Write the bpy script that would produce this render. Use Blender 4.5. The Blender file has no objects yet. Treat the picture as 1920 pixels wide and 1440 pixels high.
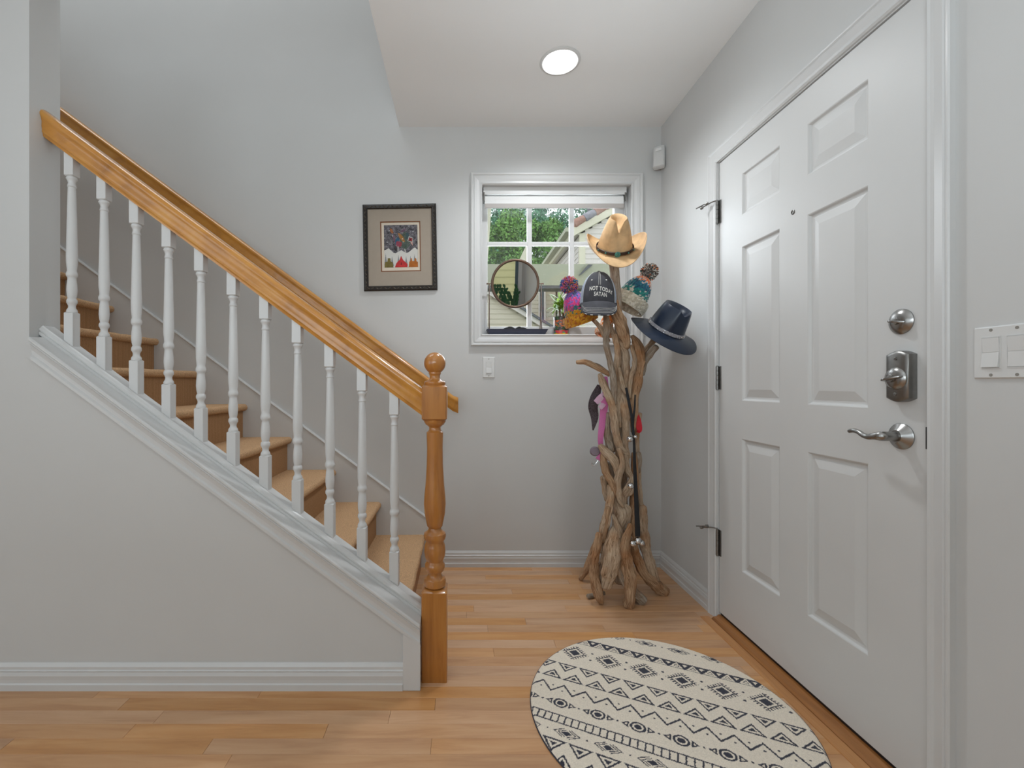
import bpy, bmesh, math, random
import numpy as np
from mathutils import Vector, Matrix, noise

# ---------------------------------------------------------------- camera, world, lights, exposure
S = bpy.context.scene
COL = S.collection
FPX = 845.0            # focal length in pixels of the 1920 px wide frame
CX, CY, H = 865.0, 720.0, 1.05
cam_d = bpy.data.cameras.new('camera'); cam = bpy.data.objects.new('camera', cam_d); COL.objects.link(cam)
cam.location = (0, 0, H); cam.rotation_euler = (math.pi/2, 0, 0)
cam_d.sensor_width = 36; cam_d.lens = FPX/1920*36; cam_d.shift_x = (960-CX)/1920; cam_d.clip_start = 0.02
S.camera = cam
S.view_settings.view_transform = 'Standard'; S.view_settings.look = 'None'
S.view_settings.gamma = 1; S.view_settings.use_curve_mapping = False
S.view_settings.exposure = 0.0
w = bpy.data.worlds.new('sky'); S.world = w; w.use_nodes = True
bg = w.node_tree.nodes['Background']; bg.inputs[0].default_value = (0.90, 0.95, 1.0, 1); bg.inputs[1].default_value = 1.5

def area(name, loc, rot, sx, sy, power, color=(1, 1, 1)):
    d = bpy.data.lights.new(name, 'AREA'); d.shape = 'RECTANGLE'; d.size = sx; d.size_y = sy
    d.energy = power; d.color = color
    o = bpy.data.objects.new(name, d); COL.objects.link(o); o.location = loc; o.rotation_euler = rot
    return o
R90 = math.pi/2
# fill lamp added at the solid left wall, behind the camera
area('left_fill_light', (-3.35, -1.2, 1.45), (0, -R90, 0), 1.9, 2.6, 22, (0.82, 0.93, 1.0))
# main fill added before the blank rear wall, beside the window
area('rear_fill_light', (-1.9, -2.9, 1.5), (R90, 0, 0), 1.7, 1.7, 25, (0.82, 0.93, 1.0))
# daylight pouring in at the entry window
area('entry_window_daylight', (0.55, 2.80, 1.78), (-R90, 0, 0), 0.78, 0.80, 15, (0.84, 0.93, 1.0))
# unseen area lamp added high in the stairwell to brighten its walls
area('upstairs_fill_light', (-1.7, 2.1, 4.9), (0, 0, 0), 2.4, 0.7, 32, (0.90, 0.96, 1.0))
# upward fill added behind the camera to lift the ceiling brightness
area('upward_fill_light', (-0.15, -0.25, 1.45), (math.pi-0.5, 0, 0), 0.9, 0.7, 20, (0.82, 0.93, 1.0))

# ---------------------------------------------------------------- helpers
random.seed(7); RNG = np.random.RandomState(11)
def lin(c):
    c = c/255.0
    return c/12.92 if c <= 0.04045 else ((c+0.055)/1.055)**2.4
def rgb(r, g, b): return (lin(r), lin(g), lin(b), 1.0)
def P(x, y, Y): return Vector(((x-CX)*Y/FPX, Y, H-(y-CY)*Y/FPX))

class NT:
    def __init__(s, name):
        s.m = bpy.data.materials.new(name); s.m.use_nodes = True; s.t = s.m.node_tree
        s.b = s.t.nodes['Principled BSDF']
    def n(s, typ, **kw):
        nd = s.t.nodes.new(typ)
        for k, v in kw.items():
            if k in nd.inputs: nd.inputs[k].default_value = v
            else: setattr(nd, k, v)
        return nd
    def l(s, a, b): s.t.links.new(a, b)
    def set(s, **kw):
        for k, v in kw.items(): s.b.inputs[k.replace('_', ' ')].default_value = v
    def ramp(s, stops):
        r = s.n('ShaderNodeValToRGB'); e = r.color_ramp.elements
        while len(e) < len(stops): e.new(0.5)
        for el, (p, c) in zip(e, stops): el.position = p; el.color = c
        return r
    def bump(s, h, strength=0.2, dist=0.002):
        b = s.n('ShaderNodeBump', Strength=strength, Distance=dist); s.l(h, b.inputs['Height']); s.l(b.outputs[0], s.b.inputs['Normal'])

def mat_flat(name, col, rough=0.5, metal=0.0, noise_amt=0.0, noise_scale=40, bump=0.0, bscale=200, bdist=0.001, coat=0.0, spec=0.5):
    t = NT(name); t.set(Roughness=rough, Metallic=metal, Coat_Weight=coat, Specular_IOR_Level=spec)
    tc = t.n('ShaderNodeTexCoord')
    nz = t.n('ShaderNodeTexNoise', Scale=noise_scale, Detail=4.0); t.l(tc.outputs['Object'], nz.inputs['Vector'])
    k = noise_amt
    r = t.ramp([(0.3, tuple(c*(1-k) for c in col[:3])+(1,)), (0.7, tuple(min(1, c*(1+k)) for c in col[:3])+(1,))])
    t.l(nz.outputs['Fac'], r.inputs[0]); t.l(r.outputs[0], t.b.inputs['Base Color'])
    if bump:
        n2 = t.n('ShaderNodeTexNoise', Scale=bscale, Detail=3.0); t.l(tc.outputs['Object'], n2.inputs['Vector']); t.bump(n2.outputs['Fac'], bump, bdist)
    return t.m

def mat_wood(name, c0, c1, c2, scale=(2, 26, 26), rough=0.4, coat=0.0, bump=0.05, rnd=False, var=0.0):
    """grain stretched along one object axis"""
    t = NT(name); t.set(Roughness=rough, Coat_Weight=coat, Coat_Roughness=0.12)
    tc = t.n('ShaderNodeTexCoord'); mp = t.n('ShaderNodeMapping'); mp.inputs['Scale'].default_value = scale
    t.l(tc.outputs['Object'], mp.inputs['Vector'])
    oi = t.n('ShaderNodeObjectInfo')
    if rnd:
        ml = t.n('ShaderNodeMath', operation='MULTIPLY'); ml.inputs[1].default_value = 37.0; t.l(oi.outputs['Random'], ml.inputs[0])
        cb = t.n('ShaderNodeCombineXYZ'); t.l(ml.outputs[0], cb.inputs[0]); t.l(ml.outputs[0], cb.inputs[1]); t.l(cb.outputs[0], mp.inputs['Location'])
    n1 = t.n('ShaderNodeTexNoise', Scale=1.0, Detail=6.0, Roughness=0.6, Distortion=0.6); t.l(mp.outputs[0], n1.inputs['Vector'])
    r = t.ramp([(0.25, c0), (0.5, c1), (0.78, c2)]); t.l(n1.outputs['Fac'], r.inputs[0])
    out = r.outputs[0]
    if rnd and var:
        hs = t.n('ShaderNodeHueSaturation'); mr = t.n('ShaderNodeMapRange')
        mr.inputs['To Min'].default_value = 1-var; mr.inputs['To Max'].default_value = 1+var
        t.l(oi.outputs['Random'], mr.inputs['Value']); t.l(mr.outputs[0], hs.inputs['Value'])
        m2 = t.n('ShaderNodeMath', operation='MULTIPLY'); m2.inputs[1].default_value = 7.3; t.l(oi.outputs['Random'], m2.inputs[0])
        fr = t.n('ShaderNodeMath', operation='FRACT'); t.l(m2.outputs[0], fr.inputs[0])
        m3 = t.n('ShaderNodeMapRange'); m3.inputs['To Min'].default_value = 0.84; m3.inputs['To Max'].default_value = 1.1
        t.l(fr.outputs[0], m3.inputs['Value']); t.l(m3.outputs[0], hs.inputs['Saturation'])
        t.l(out, hs.inputs['Color']); out = hs.outputs[0]
    t.l(out, t.b.inputs['Base Color'])
    if bump: t.bump(n1.outputs['Fac'], bump, 0.001)
    return t.m

def mat_vc(name, rough=0.8, bump=0.0, bscale=600, bdist=0.001, sheen=0.0):
    """colour printed or knitted into the thing, held per vertex"""
    t = NT(name); t.set(Roughness=rough, Sheen_Weight=sheen)
    a = t.n('ShaderNodeAttribute', attribute_name='Col'); t.l(a.outputs['Color'], t.b.inputs['Base Color'])
    if bump:
        tc = t.n('ShaderNodeTexCoord'); n2 = t.n('ShaderNodeTexNoise', Scale=bscale, Detail=3.0); t.l(tc.outputs['Object'], n2.inputs['Vector']); t.bump(n2.outputs['Fac'], bump, bdist)
    return t.m

M = {}
M['wall'] = mat_flat('wall_paint', (0.60, 0.60, 0.592, 1), 0.62, noise_amt=0.012, noise_scale=3, bump=0.06, bscale=260, spec=0.3)
M['ceil'] = mat_flat('ceiling_paint', (0.88, 0.885, 0.885, 1), 0.8, noise_amt=0.01, noise_scale=3, bump=0.05, bscale=200, spec=0.2)
M['trim'] = mat_flat('trim_paint', (0.63, 0.63, 0.625, 1), 0.33, noise_amt=0.01, noise_scale=8)
M['door'] = mat_flat('door_paint', (0.62, 0.62, 0.612, 1), 0.4, noise_amt=0.012, noise_scale=6)
M['white'] = mat_flat('white_plastic', (0.68, 0.68, 0.67, 1), 0.35, noise_amt=0.01)
M['offwhite'] = mat_flat('blind_fabric', (0.78, 0.78, 0.77, 1), 0.8, noise_amt=0.03, noise_scale=300)
M['floor'] = mat_wood('maple_floor', rgb(184, 132, 88), rgb(203, 153, 107), rgb(214, 168, 124), (3.0, 30, 30), 0.30, 0.15, 0.02, True, 0.07)
M['floor_base'] = mat_flat('floor_joint', rgb(120, 76, 40), 0.7)
M['oak'] = mat_wood('honey_oak_z', rgb(146, 88, 34), rgb(176, 114, 50), rgb(190, 130, 62), (30, 30, 2.2), 0.28, 0.6, 0.03)
M['rail'] = mat_wood('honey_oak_rail', rgb(158, 102, 36), rgb(194, 132, 52), rgb(208, 150, 66), (6, 40, 8), 0.26, 0.6, 0.03)
M['oak_dark'] = mat_wood('oak_threshold', rgb(116, 72, 36), rgb(150, 98, 52), rgb(170, 116, 66), (30, 2, 30), 0.4, 0.1, 0.03)
M['oak_strip'] = mat_wood('oak_strip', rgb(168, 112, 64), rgb(190, 134, 82), rgb(204, 150, 98), (34, 2, 34), 0.34, 0.1, 0.03)
M['carpet'] = mat_flat('tan_carpet', rgb(202, 164, 126), 0.95, noise_amt=0.30, noise_scale=260, bump=0.9, bscale=300, bdist=0.004, spec=0.1)
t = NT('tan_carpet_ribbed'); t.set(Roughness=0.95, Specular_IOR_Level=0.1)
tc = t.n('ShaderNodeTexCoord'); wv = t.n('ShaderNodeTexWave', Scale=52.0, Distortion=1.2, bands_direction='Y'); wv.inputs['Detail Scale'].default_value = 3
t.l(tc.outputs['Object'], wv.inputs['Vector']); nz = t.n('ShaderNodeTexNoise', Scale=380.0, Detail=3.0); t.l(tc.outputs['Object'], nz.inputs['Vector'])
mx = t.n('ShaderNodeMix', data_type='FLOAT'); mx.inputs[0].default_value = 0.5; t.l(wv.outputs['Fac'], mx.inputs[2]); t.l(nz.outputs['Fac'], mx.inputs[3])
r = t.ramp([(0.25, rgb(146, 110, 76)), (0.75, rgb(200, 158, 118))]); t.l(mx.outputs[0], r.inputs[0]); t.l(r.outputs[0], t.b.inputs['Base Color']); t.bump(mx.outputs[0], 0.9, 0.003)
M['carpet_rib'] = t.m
M['nickel'] = mat_flat('satin_nickel', (0.33, 0.325, 0.315, 1), 0.27, 1.0, noise_amt=0.05, noise_scale=60)
M['nickel_dark'] = mat_flat('worn_nickel', (0.25, 0.245, 0.235, 1), 0.36, 1.0, noise_amt=0.08, noise_scale=60)
M['steel'] = mat_flat('bright_steel', (0.62, 0.62, 0.62, 1), 0.18, 1.0)
M['black'] = mat_flat('black_plastic', (0.01, 0.01, 0.012, 1), 0.4)
M['black_web'] = mat_flat('black_webbing', (0.008, 0.009, 0.012, 1), 0.7, noise_amt=0.2, noise_scale=300)
M['bronze'] = mat_flat('brown_bronze', rgb(104, 84, 70), 0.4, 0.6, noise_amt=0.1)
M['mirror'] = mat_flat('mirror_silver', (0.86, 0.87, 0.86, 1), 0.015, 1.0)
M['tray'] = mat_flat('slate_blue_tray', rgb(78, 84, 104), 0.35, 0.3, noise_amt=0.05)
M['leaf'] = mat_flat('plant_leaf', rgb(122, 160, 44), 0.45, noise_amt=0.3, noise_scale=30)
M['leaf2'] = mat_flat('cactus_leaf', rgb(34, 92, 50), 0.4, noise_amt=0.25, noise_scale=20)
M['stem'] = mat_flat('plant_stem', rgb(88, 60, 34), 0.8, noise_amt=0.3, noise_scale=60)
M['siding'] = mat_flat('beige_siding', rgb(206, 200, 180), 0.7, noise_amt=0.03, noise_scale=5)
M['siding_w'] = mat_flat('pale_siding', rgb(222, 218, 210), 0.7, noise_amt=0.03, noise_scale=5)
M['siding_y'] = mat_flat('cream_siding', rgb(196, 190, 140), 0.7, noise_amt=0.03, noise_scale=5)
M['sage'] = mat_flat('sage_beam', rgb(176, 180, 156), 0.7, noise_amt=0.03, noise_scale=4)
M['fascia'] = mat_flat('cream_fascia', rgb(222, 220, 196), 0.6, noise_amt=0.03, noise_scale=4)
M['dark_trim'] = mat_flat('dark_grey_trim', rgb(96, 100, 102), 0.6)
M['blue_trim'] = mat_flat('slate_blue_trim', rgb(92, 112, 122), 0.5)
M['tile_a'] = mat_flat('terracotta_tile', rgb(170, 132, 116), 0.8, noise_amt=0.15, noise_scale=12)
M['tile_b'] = mat_flat('grey_tile', rgb(140, 140, 148), 0.8, noise_amt=0.15, noise_scale=12)
M['lawn'] = mat_flat('garden_ground', rgb(86, 100, 60), 0.95, noise_amt=0.3, noise_scale=3)
M['tree'] = mat_flat('tree_leaves', rgb(104, 150, 70), 0.7, noise_amt=0.62, noise_scale=7.0)
M['tree2'] = mat_flat('cedar_leaves', rgb(84, 140, 104), 0.7, noise_amt=0.55, noise_scale=6.0)
M['grey_bar'] = mat_flat('blind_bottom_bar', rgb(176, 170, 166), 0.6)
M['bark'] = mat_flat('tree_bark', rgb(70, 56, 44), 0.9, noise_amt=0.3, noise_scale=8)
t = NT('window_glass')
for nd in list(t.t.nodes):
    if nd.type == 'BSDF_PRINCIPLED': t.t.nodes.remove(nd)
tr = t.n('ShaderNodeBsdfTransparent'); gl = t.n('ShaderNodeBsdfGlossy', Roughness=0.0); fr = t.n('ShaderNodeFresnel', IOR=1.45); mx = t.n('ShaderNodeMixShader')
t.l(fr.outputs[0], mx.inputs[0]); t.l(tr.outputs[0], mx.inputs[1]); t.l(gl.outputs[0], mx.inputs[2]); t.l(mx.outputs[0], t.t.nodes['Material Output'].inputs[0])
M['glass'] = t.m
t = NT('lamp_lens'); t.set(Emission_Strength=7.0); t.b.inputs['Emission Color'].default_value = (1, 0.98, 0.95, 1); M['lens'] = t.m
# driftwood
def mat_drift(name, c0, c1, c2):
    t = NT(name); t.set(Roughness=0.85, Specular_IOR_Level=0.2)
    uv = t.n('ShaderNodeAttribute', attribute_name='grain'); mp = t.n('ShaderNodeMapping'); mp.inputs['Scale'].default_value = (9, 9, 1.6)
    t.l(uv.outputs['Vector'], mp.inputs['Vector'])
    n1 = t.n('ShaderNodeTexNoise', Scale=11.0, Detail=9.0, Roughness=0.72, Distortion=1.1); t.l(mp.outputs[0], n1.inputs['Vector'])
    r = t.ramp([(0.34, c0), (0.47, c1), (0.66, c2)]); t.l(n1.outputs['Fac'], r.inputs[0])
    tc = t.n('ShaderNodeTexCoord'); n3 = t.n('ShaderNodeTexNoise', Scale=9.0, Detail=2.0); t.l(tc.outputs['Object'], n3.inputs['Vector'])
    r2 = t.ramp([(0.45, (1, 1, 1, 1)), (0.68, rgb(236, 206, 178))]); t.l(n3.outputs['Fac'], r2.inputs[0])
    m = t.n('ShaderNodeMix', data_type='RGBA', blend_type='MULTIPLY'); m.inputs[0].default_value = 1; t.l(r.outputs[0], m.inputs[6]); t.l(r2.outputs[0], m.inputs[7])
    t.l(m.outputs[2], t.b.inputs['Base Color']); t.bump(n1.outputs['Fac'], 0.8, 0.006)
    return t.m
M['drift'] = mat_drift('driftwood_tan', rgb(100, 80, 62), rgb(188, 162, 136), rgb(224, 204, 180))
M['drift_g'] = mat_drift('driftwood_grey', rgb(92, 80, 70), rgb(160, 142, 124), rgb(200, 190, 176))
M['drift_o'] = mat_drift('driftwood_orange', rgb(92, 66, 46), rgb(176, 140, 108), rgb(214, 184, 152))

# ---------------------------------------------------------------- geometry
def cat(parts):
    V = []; F = []
    for v, f in parts:
        b = len(V); V += [tuple(p) for p in v]; F += [tuple(i+b for i in q) for q in f]
    return V, F
def box(x0, x1, y0, y1, z0, z1):
    V = [(x0, y0, z0), (x1, y0, z0), (x1, y1, z0), (x0, y1, z0), (x0, y0, z1), (x1, y0, z1), (x1, y1, z1), (x0, y1, z1)]
    return V, [(0, 3, 2, 1), (4, 5, 6, 7), (0, 1, 5, 4), (1, 2, 6, 5), (2, 3, 7, 6), (3, 0, 4, 7)]
def cbox(x0, x1, y0, y1, z0, z1, c):
    """box whose top edges are chamfered by c"""
    V = [(x0, y0, z0), (x1, y0, z0), (x1, y1, z0), (x0, y1, z0), (x0, y0, z1-c), (x1, y0, z1-c), (x1, y1, z1-c), (x0, y1, z1-c),
         (x0+c, y0+c, z1), (x1-c, y0+c, z1), (x1-c, y1-c, z1), (x0+c, y1-c, z1)]
    F = [(0, 3, 2, 1), (8, 9, 10, 11)]
    for i in range(4):
        j = (i+1) % 4; F += [(i, j, 4+j, 4+i), (4+i, 4+j, 8+j, 8+i)]
    return V, F
def loft(rings, close=True, caps=True):
    n = len(rings[0]); V = [tuple(p) for r in rings for p in r]; F = []
    for k in range(len(rings)-1):
        for i in range(n if close else n-1):
            j = (i+1) % n; F.append((k*n+i, k*n+j, (k+1)*n+j, (k+1)*n+i))
    if caps: F += [tuple(range(n-1, -1, -1)), tuple((len(rings)-1)*n+i for i in range(n))]
    return V, F
def lathe(prof, cx, cy, seg=24, z0=0.0):
    """prof: (r, z)"""
    return loft([[(cx+r*math.cos(2*math.pi*i/seg), cy+r*math.sin(2*math.pi*i/seg), z0+z) for i in range(seg)] for r, z in prof])
def lathe_dir(prof, o, d, seg=24):
    """prof (r, t) about the axis d through o"""
    d = Vector(d).normalized(); a = d.orthogonal().normalized(); b = d.cross(a); o = Vector(o)
    return loft([[o+d*t+(a*math.cos(2*math.pi*i/seg)+b*math.sin(2*math.pi*i/seg))*r for i in range(seg)] for r, t in prof])
def catmull(pts, per=6):
    pts = [np.array(p, float) for p in pts]; out = []
    q = [2*pts[0]-pts[1]]+pts+[2*pts[-1]-pts[-2]]
    for i in range(1, len(q)-2):
        for k in range(per):
            t = k/per; p0, p1, p2, p3 = q[i-1:i+3]
            out.append(0.5*((2*p1)+(-p0+p2)*t+(2*p0-5*p1+4*p2-p3)*t*t+(-p0+3*p1-3*p2+p3)*t**3))
    out.append(pts[-1]); return out
def tube(pts, radii, seg=8, per=1, nz=0.0, flat=1.0, seed=0, dome=True):
    """tube through points (3-vectors) with per point radius"""
    arr = [tuple(p)+(r,) for p, r in zip(pts, radii)]
    arr = catmull(arr, per) if per > 1 else [np.array(a, float) for a in arr]
    if dome:
        e0 = arr[0]; e1 = arr[-1]
        d0 = (arr[0]-arr[1])[:3]; d0 /= max(1e-9, np.linalg.norm(d0)); d1 = (arr[-1]-arr[-2])[:3]; d1 /= max(1e-9, np.linalg.norm(d1))
        pre = [np.append(e0[:3]+d0*e0[3]*.45, e0[3]*.35), np.append(e0[:3]+d0*e0[3]*.3, e0[3]*.8)]
        post = [np.append(e1[:3]+d1*e1[3]*.3, e1[3]*.8), np.append(e1[:3]+d1*e1[3]*.45, e1[3]*.35)]
        arr = pre+arr+post
    rings = []; up = None; grain = []; L = 0; a = None
    for i, p in enumerate(arr):
        q0 = arr[max(0, i-1)][:3]; q1 = arr[min(len(arr)-1, i+1)][:3]
        d = Vector(q1-q0)
        if d.length < 1e-9: d = Vector((0, 0, 1))
        d.normalize()
        a = d.orthogonal().normalized() if a is None else (a-d*a.dot(d)).normalized()
        b = d.cross(a); ring = []
        if i: L += float(np.linalg.norm(p[:3]-arr[i-1][:3]))
        for k in range(seg):
            th = 2*math.pi*k/seg; r = p[3]
            if nz: r *= 1+nz*noise.noise(Vector((math.cos(th)*1.3+seed*7.1, math.sin(th)*1.3, L*14+seed*3)))+nz*.5*noise.noise(Vector((math.cos(th)*3+seed, math.sin(th)*3, L*40)))
            c, s = math.cos(th)*r, math.sin(th)*r*flat
            ring.append(Vector(p[:3])+a*c+b*s); grain.append((math.cos(th)*.05+seed*.37, math.sin(th)*.05, L))
        rings.append(ring)
    V, F = loft(rings); return V, F, grain

WLOC = {}
def O(name, VF, mat, parent=None, smooth=False, cols=None, bevel=0.0, grain=None, sub=0, solid=0.0, label=None):
    V, F = VF[0], VF[1]
    V = np.array([tuple(v) for v in V], float)
    c = V.min(0)*.5+V.max(0)*.5; c[2] = V[:, 2].min()
    me = bpy.data.meshes.new(name); me.from_pydata((V-c).tolist(), [], [tuple(f) for f in F]); me.update()
    if cols is not None:
        at = me.color_attributes.new('Col', 'FLOAT_COLOR', 'POINT'); a = np.ones((len(V), 4), np.float32); a[:, :3] = np.array(cols)[:, :3]; at.data.foreach_set('color', a.ravel())
    if grain is not None:
        at = me.attributes.new('grain', 'FLOAT_VECTOR', 'POINT'); at.data.foreach_set('vector', np.array(grain, np.float32).ravel())
    if smooth: me.polygons.foreach_set('use_smooth', [True]*len(me.polygons))
    me.materials.append(M[mat] if isinstance(mat, str) else mat)
    o = bpy.data.objects.new(name, me); COL.objects.link(o)
    pl = np.zeros(3)
    if parent is not None: o.parent = parent; pl = WLOC[parent.name]
    o.location = c-pl; WLOC[o.name] = c
    if bevel:
        m = o.modifiers.new('bevel', 'BEVEL'); m.width = bevel; m.segments = 2; m.limit_method = 'ANGLE'; m.angle_limit = 0.6
    if solid:
        m = o.modifiers.new('thickness', 'SOLIDIFY'); m.thickness = solid; m.offset = 0
    if sub:
        m = o.modifiers.new('smooth', 'SUBSURF'); m.levels = sub; m.render_levels = sub
    if smooth and not sub:
        try: me.set_sharp_from_angle(angle=0.7)
        except Exception: pass
    if label: o['label'] = label
    return o
def E(name, loc, label=None, cat_=None, group=None, kind=None):
    o = bpy.data.objects.new(name, None); COL.objects.link(o); o.location = loc; o.empty_display_size = 0.05; WLOC[o.name] = np.array(tuple(loc), float)
    return tag(o, label, cat_, group, kind)
def tag(o, label=None, cat_=None, group=None, kind=None):
    if label: o['label'] = label
    if cat_: o['category'] = cat_
    if group: o['group'] = group
    if kind: o['kind'] = kind
    return o
def struct(name, VF, mat, **k): return tag(O(name, VF, mat, **k), kind='structure')

# ---------------------------------------------------------------- dimensions
YB = 2.594; XR = 1.15; YF = 1.554; YF2 = 1.674; ZC = 2.53; XL = -3.4; YR = -3.0; XE = -1.490; SL = 0.737; XCE = -0.358
WX0, WX1, WZ0, WZ1 = 0.120, 0.976, 1.3355, 2.195

# ---------------------------------------------------------------- room shell
def ext_x(prof, x0, x1, f=None):
    """extrude a (y, z) profile along x; f(x) is added to z"""
    f = f or (lambda x: 0.0)
    return loft([[(x, y, z+f(x)) for y, z in prof] for x in (x0, x1)])
def ext_y(prof, y0, y1): return loft([[(x, y, z) for x, z in prof] for y in (y0, y1)])
zcap = lambda X: 1.208+SL*(-1.475-X)

ZT = 5.0
struct('wall_back', cat([box(-3.7, WX0, YB, YB+.15, -.05, ZT), box(WX1, XR+.15, YB, YB+.15, -.05, ZT),
       box(WX0, WX1, YB, YB+.15, -.05, WZ0), box(WX0, WX1, YB, YB+.15, WZ1, ZT)]), 'wall')
DY0, DY1, DZ1 = 1.1095, 2.0150, 2.0375
struct('wall_right', cat([box(XR, XR+.15, YR-.15, DY0-.02, -.05, ZC+.1), box(XR, XR+.15, DY1+.02, YB, -.05, ZC+.1), box(XR, XR+.15, DY0-.02, DY1+.02, DZ1+.02, ZC+.1)]), 'wall')
struct('wall_left', box(XL-.15, XL, YR-.15, YF, -.05, ZC+.1), 'wall')
RW = (-.75, 1.03, .80, 2.15)
struct('wall_rear', cat([box(XL, RW[0], YR-.15, YR, -.05, ZC), box(RW[1], XR, YR-.15, YR, -.05, ZC), box(RW[0], RW[1], YR-.15, YR, -.05, RW[2]), box(RW[0], RW[1], YR-.15, YR, RW[3], ZC)]), 'wall')
kx1 = -.148
knee = loft([[(XE, y, -.05), (kx1, y, -.05), (kx1, y, zcap(kx1)-.01), (XE, y, zcap(XE)-.01)] for y in (YF, YF2)])
struct('wall_stair', cat([box(XL, XE, YF, YF2, -.05, ZT), knee, box(XE, XCE, YF, YF2, ZC+.005, ZT)]), 'wall')
struct('wall_landing', cat([box(-3.7, XL-.15, YF2, YB, -.05, ZT), box(XCE, XCE+.12, YF2, YB, ZC+.1, ZT)]), 'wall')
struct('ceiling', cat([box(XL, XR, YR, YF2, ZC, ZC+.1), box(XCE, XR, YF2, YB, ZC, ZC+.1)]), 'ceil')
struct('ceiling_stairwell', box(-3.7, XR, YF, YB, ZT, ZT+.1), 'ceil')

# floor: planks one by one where the picture tells them apart
fl = struct('floor', box(XL, XR, YR, YB, -.06, -.013), 'floor_base')
PW = 0.0572; row = 0; y = YB; far = []
rr = random.Random(3)
while y > YR:
    y0 = y-PW; x = XL-rr.uniform(0, .8)
    while x < XR:
        L = rr.uniform(.38, 1.15); a, b = max(x, XL), min(x+L, XR)
        x += L
        if b-a < .03: continue
        if y0 > YF2 and b < -.24: continue
        if a < XE+.2 and y0 > YF-.02 and b < -.3: continue
        bx = cbox(a+.0003, b-.0003, y0+.0003, y-.0003, -.0125, 0, .0006)
        if y > .98 and b > -1.75 and not (y0 > YF2 and b < -.24): O('plank', bx, 'floor', fl)
        else: far.append(bx)
    y = y0
tag(O('plank_field', cat(far), 'floor', fl), kind='stuff')

BASE = [(0, 0), (.014, 0), (.014, .021), (.011, .025), (.011, .035), (.0125, .050), (.009, .062), (.012, .066), (.008, .070), (.008, .079), (.002, .091), (0, .091)]
struct('baseboard_front', ext_x([(YF-p, z) for p, z in BASE], XL, -.2005), 'trim')
struct('baseboard_back', ext_x([(YB-p, z) for p, z in BASE], -.190, XR), 'trim')
struct('baseboard_right', ext_y([(XR-p, z) for p, z in BASE], 2.0745, YB), 'trim')
struct('baseboard_entry', ext_y([(XR-p, z) for p, z in BASE], YR, 1.032), 'trim')

# trim on the knee wall: apron moulding, cap, shoe rail, end board
AP = [(YF, -.0765), (1.546, -.0765), (1.541, -.073), (1.541, -.062), (1.5465, -.055), (1.5455, -.040), (1.541, -.022), (1.536, -.017), (1.539, -.013), (1.533, -.007), (1.533, -.001), (1.538, .004), (1.56, .005), (1.588, .008), (YF2+.014, .008), (YF2+.014, -.02), (YF2, -.02), (YF2, -.03), (YF, -.03)]
st = lambda X: zcap(X)
tr = struct('trim_1', ext_x(AP, -1.474, -.1415, st), 'trim')
SH = [(1.588, .006), (1.588, .012), (1.592, .018), (1.589, .022), (1.589, .027), (1.594, .031), (1.598, .036), (1.604, .040), (1.650, .040), (1.656, .036), (1.662, .027), (1.662, .006)]
O('shoe_rail', ext_x(SH, -1.489, -.1415, st), 'trim', tr)
zb = zcap(-.169)-.0765
O('end_board', cat([loft([[(-.2005, yy, 0), (-.1400, yy, 0), (-.1400, yy, zcap(-.1400)-.070), (-.2005, yy, zcap(-.2005)-.070)] for yy in (1.541, YF)])]), 'trim', tr, bevel=.002)

# skirt board along the stairs on the back wall
zsk = lambda X: .2927+.738*(-.2076-X)
SK = []
for yy in (2.580, YB): SK.append([(-3.7, yy, zsk(-3.7)-.5), (-.45, yy, -.01), (-.190, yy, -.01), (-.190, yy, zsk(-.190)), (-3.7, yy, zsk(-3.7))])
sk = struct('trim_2', loft(SK), 'trim')
O('top_bead', ext_x([(YB, -.008), (2.577, -.008), (2.575, -.003), (2.577, .003), (2.583, .006), (YB, .006)], -3.7, -.190, zsk), 'trim', sk)

# ---------------------------------------------------------------- staircase
stair = E('staircase', (-.25, 2.12, 0), 'straight flight of tan carpeted stairs rising left behind white balusters', 'stairs')
RUN, RISE = .2545, .187
for k in range(1, 14):
    xn = -.2057-RUN*(k-1); zt = RISE*k; rad = .019; cxn = xn-rad; czn = zt-rad
    pr = [(xn-RUN-.03, zt-.002), (cxn-.02, zt), (cxn, zt)]
    pr += [(cxn+rad*math.sin(a), czn+rad*math.cos(a)) for a in [math.pi*i/8 for i in range(1, 9)]]
    pr += [(cxn-.012, czn-rad), (xn-RUN-.03, czn-rad)]
    ys = [YF2+.001]+[YF2+.001+(2.580-YF2-.001)*i/24 for i in range(1, 24)]+[2.5795]
    rings = []
    for i, yy in enumerate(ys):
        wob = .0014*math.sin(yy*31+k*2.1)+.001*math.sin(yy*83+k)
        rings.append([(x+(wob if x > cxn-.005 else 0), yy, z+wob*.6) for x, z in pr])
    O('tread', loft(rings), 'carpet', stair, smooth=True)
    if k == 1: O('riser', box(xn-.046, xn-.024, YF2+.001, 2.5795, 0, zt-2*rad+.001), 'oak_dark', stair, label='bare oak riser of the bottom step')
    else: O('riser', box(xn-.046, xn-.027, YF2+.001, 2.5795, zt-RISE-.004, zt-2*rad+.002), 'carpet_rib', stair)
struct('floor_landing', box(-3.69, -.2057-RUN*12-.05, YF2+.001, 2.5795, 2.20, RISE*13-.002), 'carpet')

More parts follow.
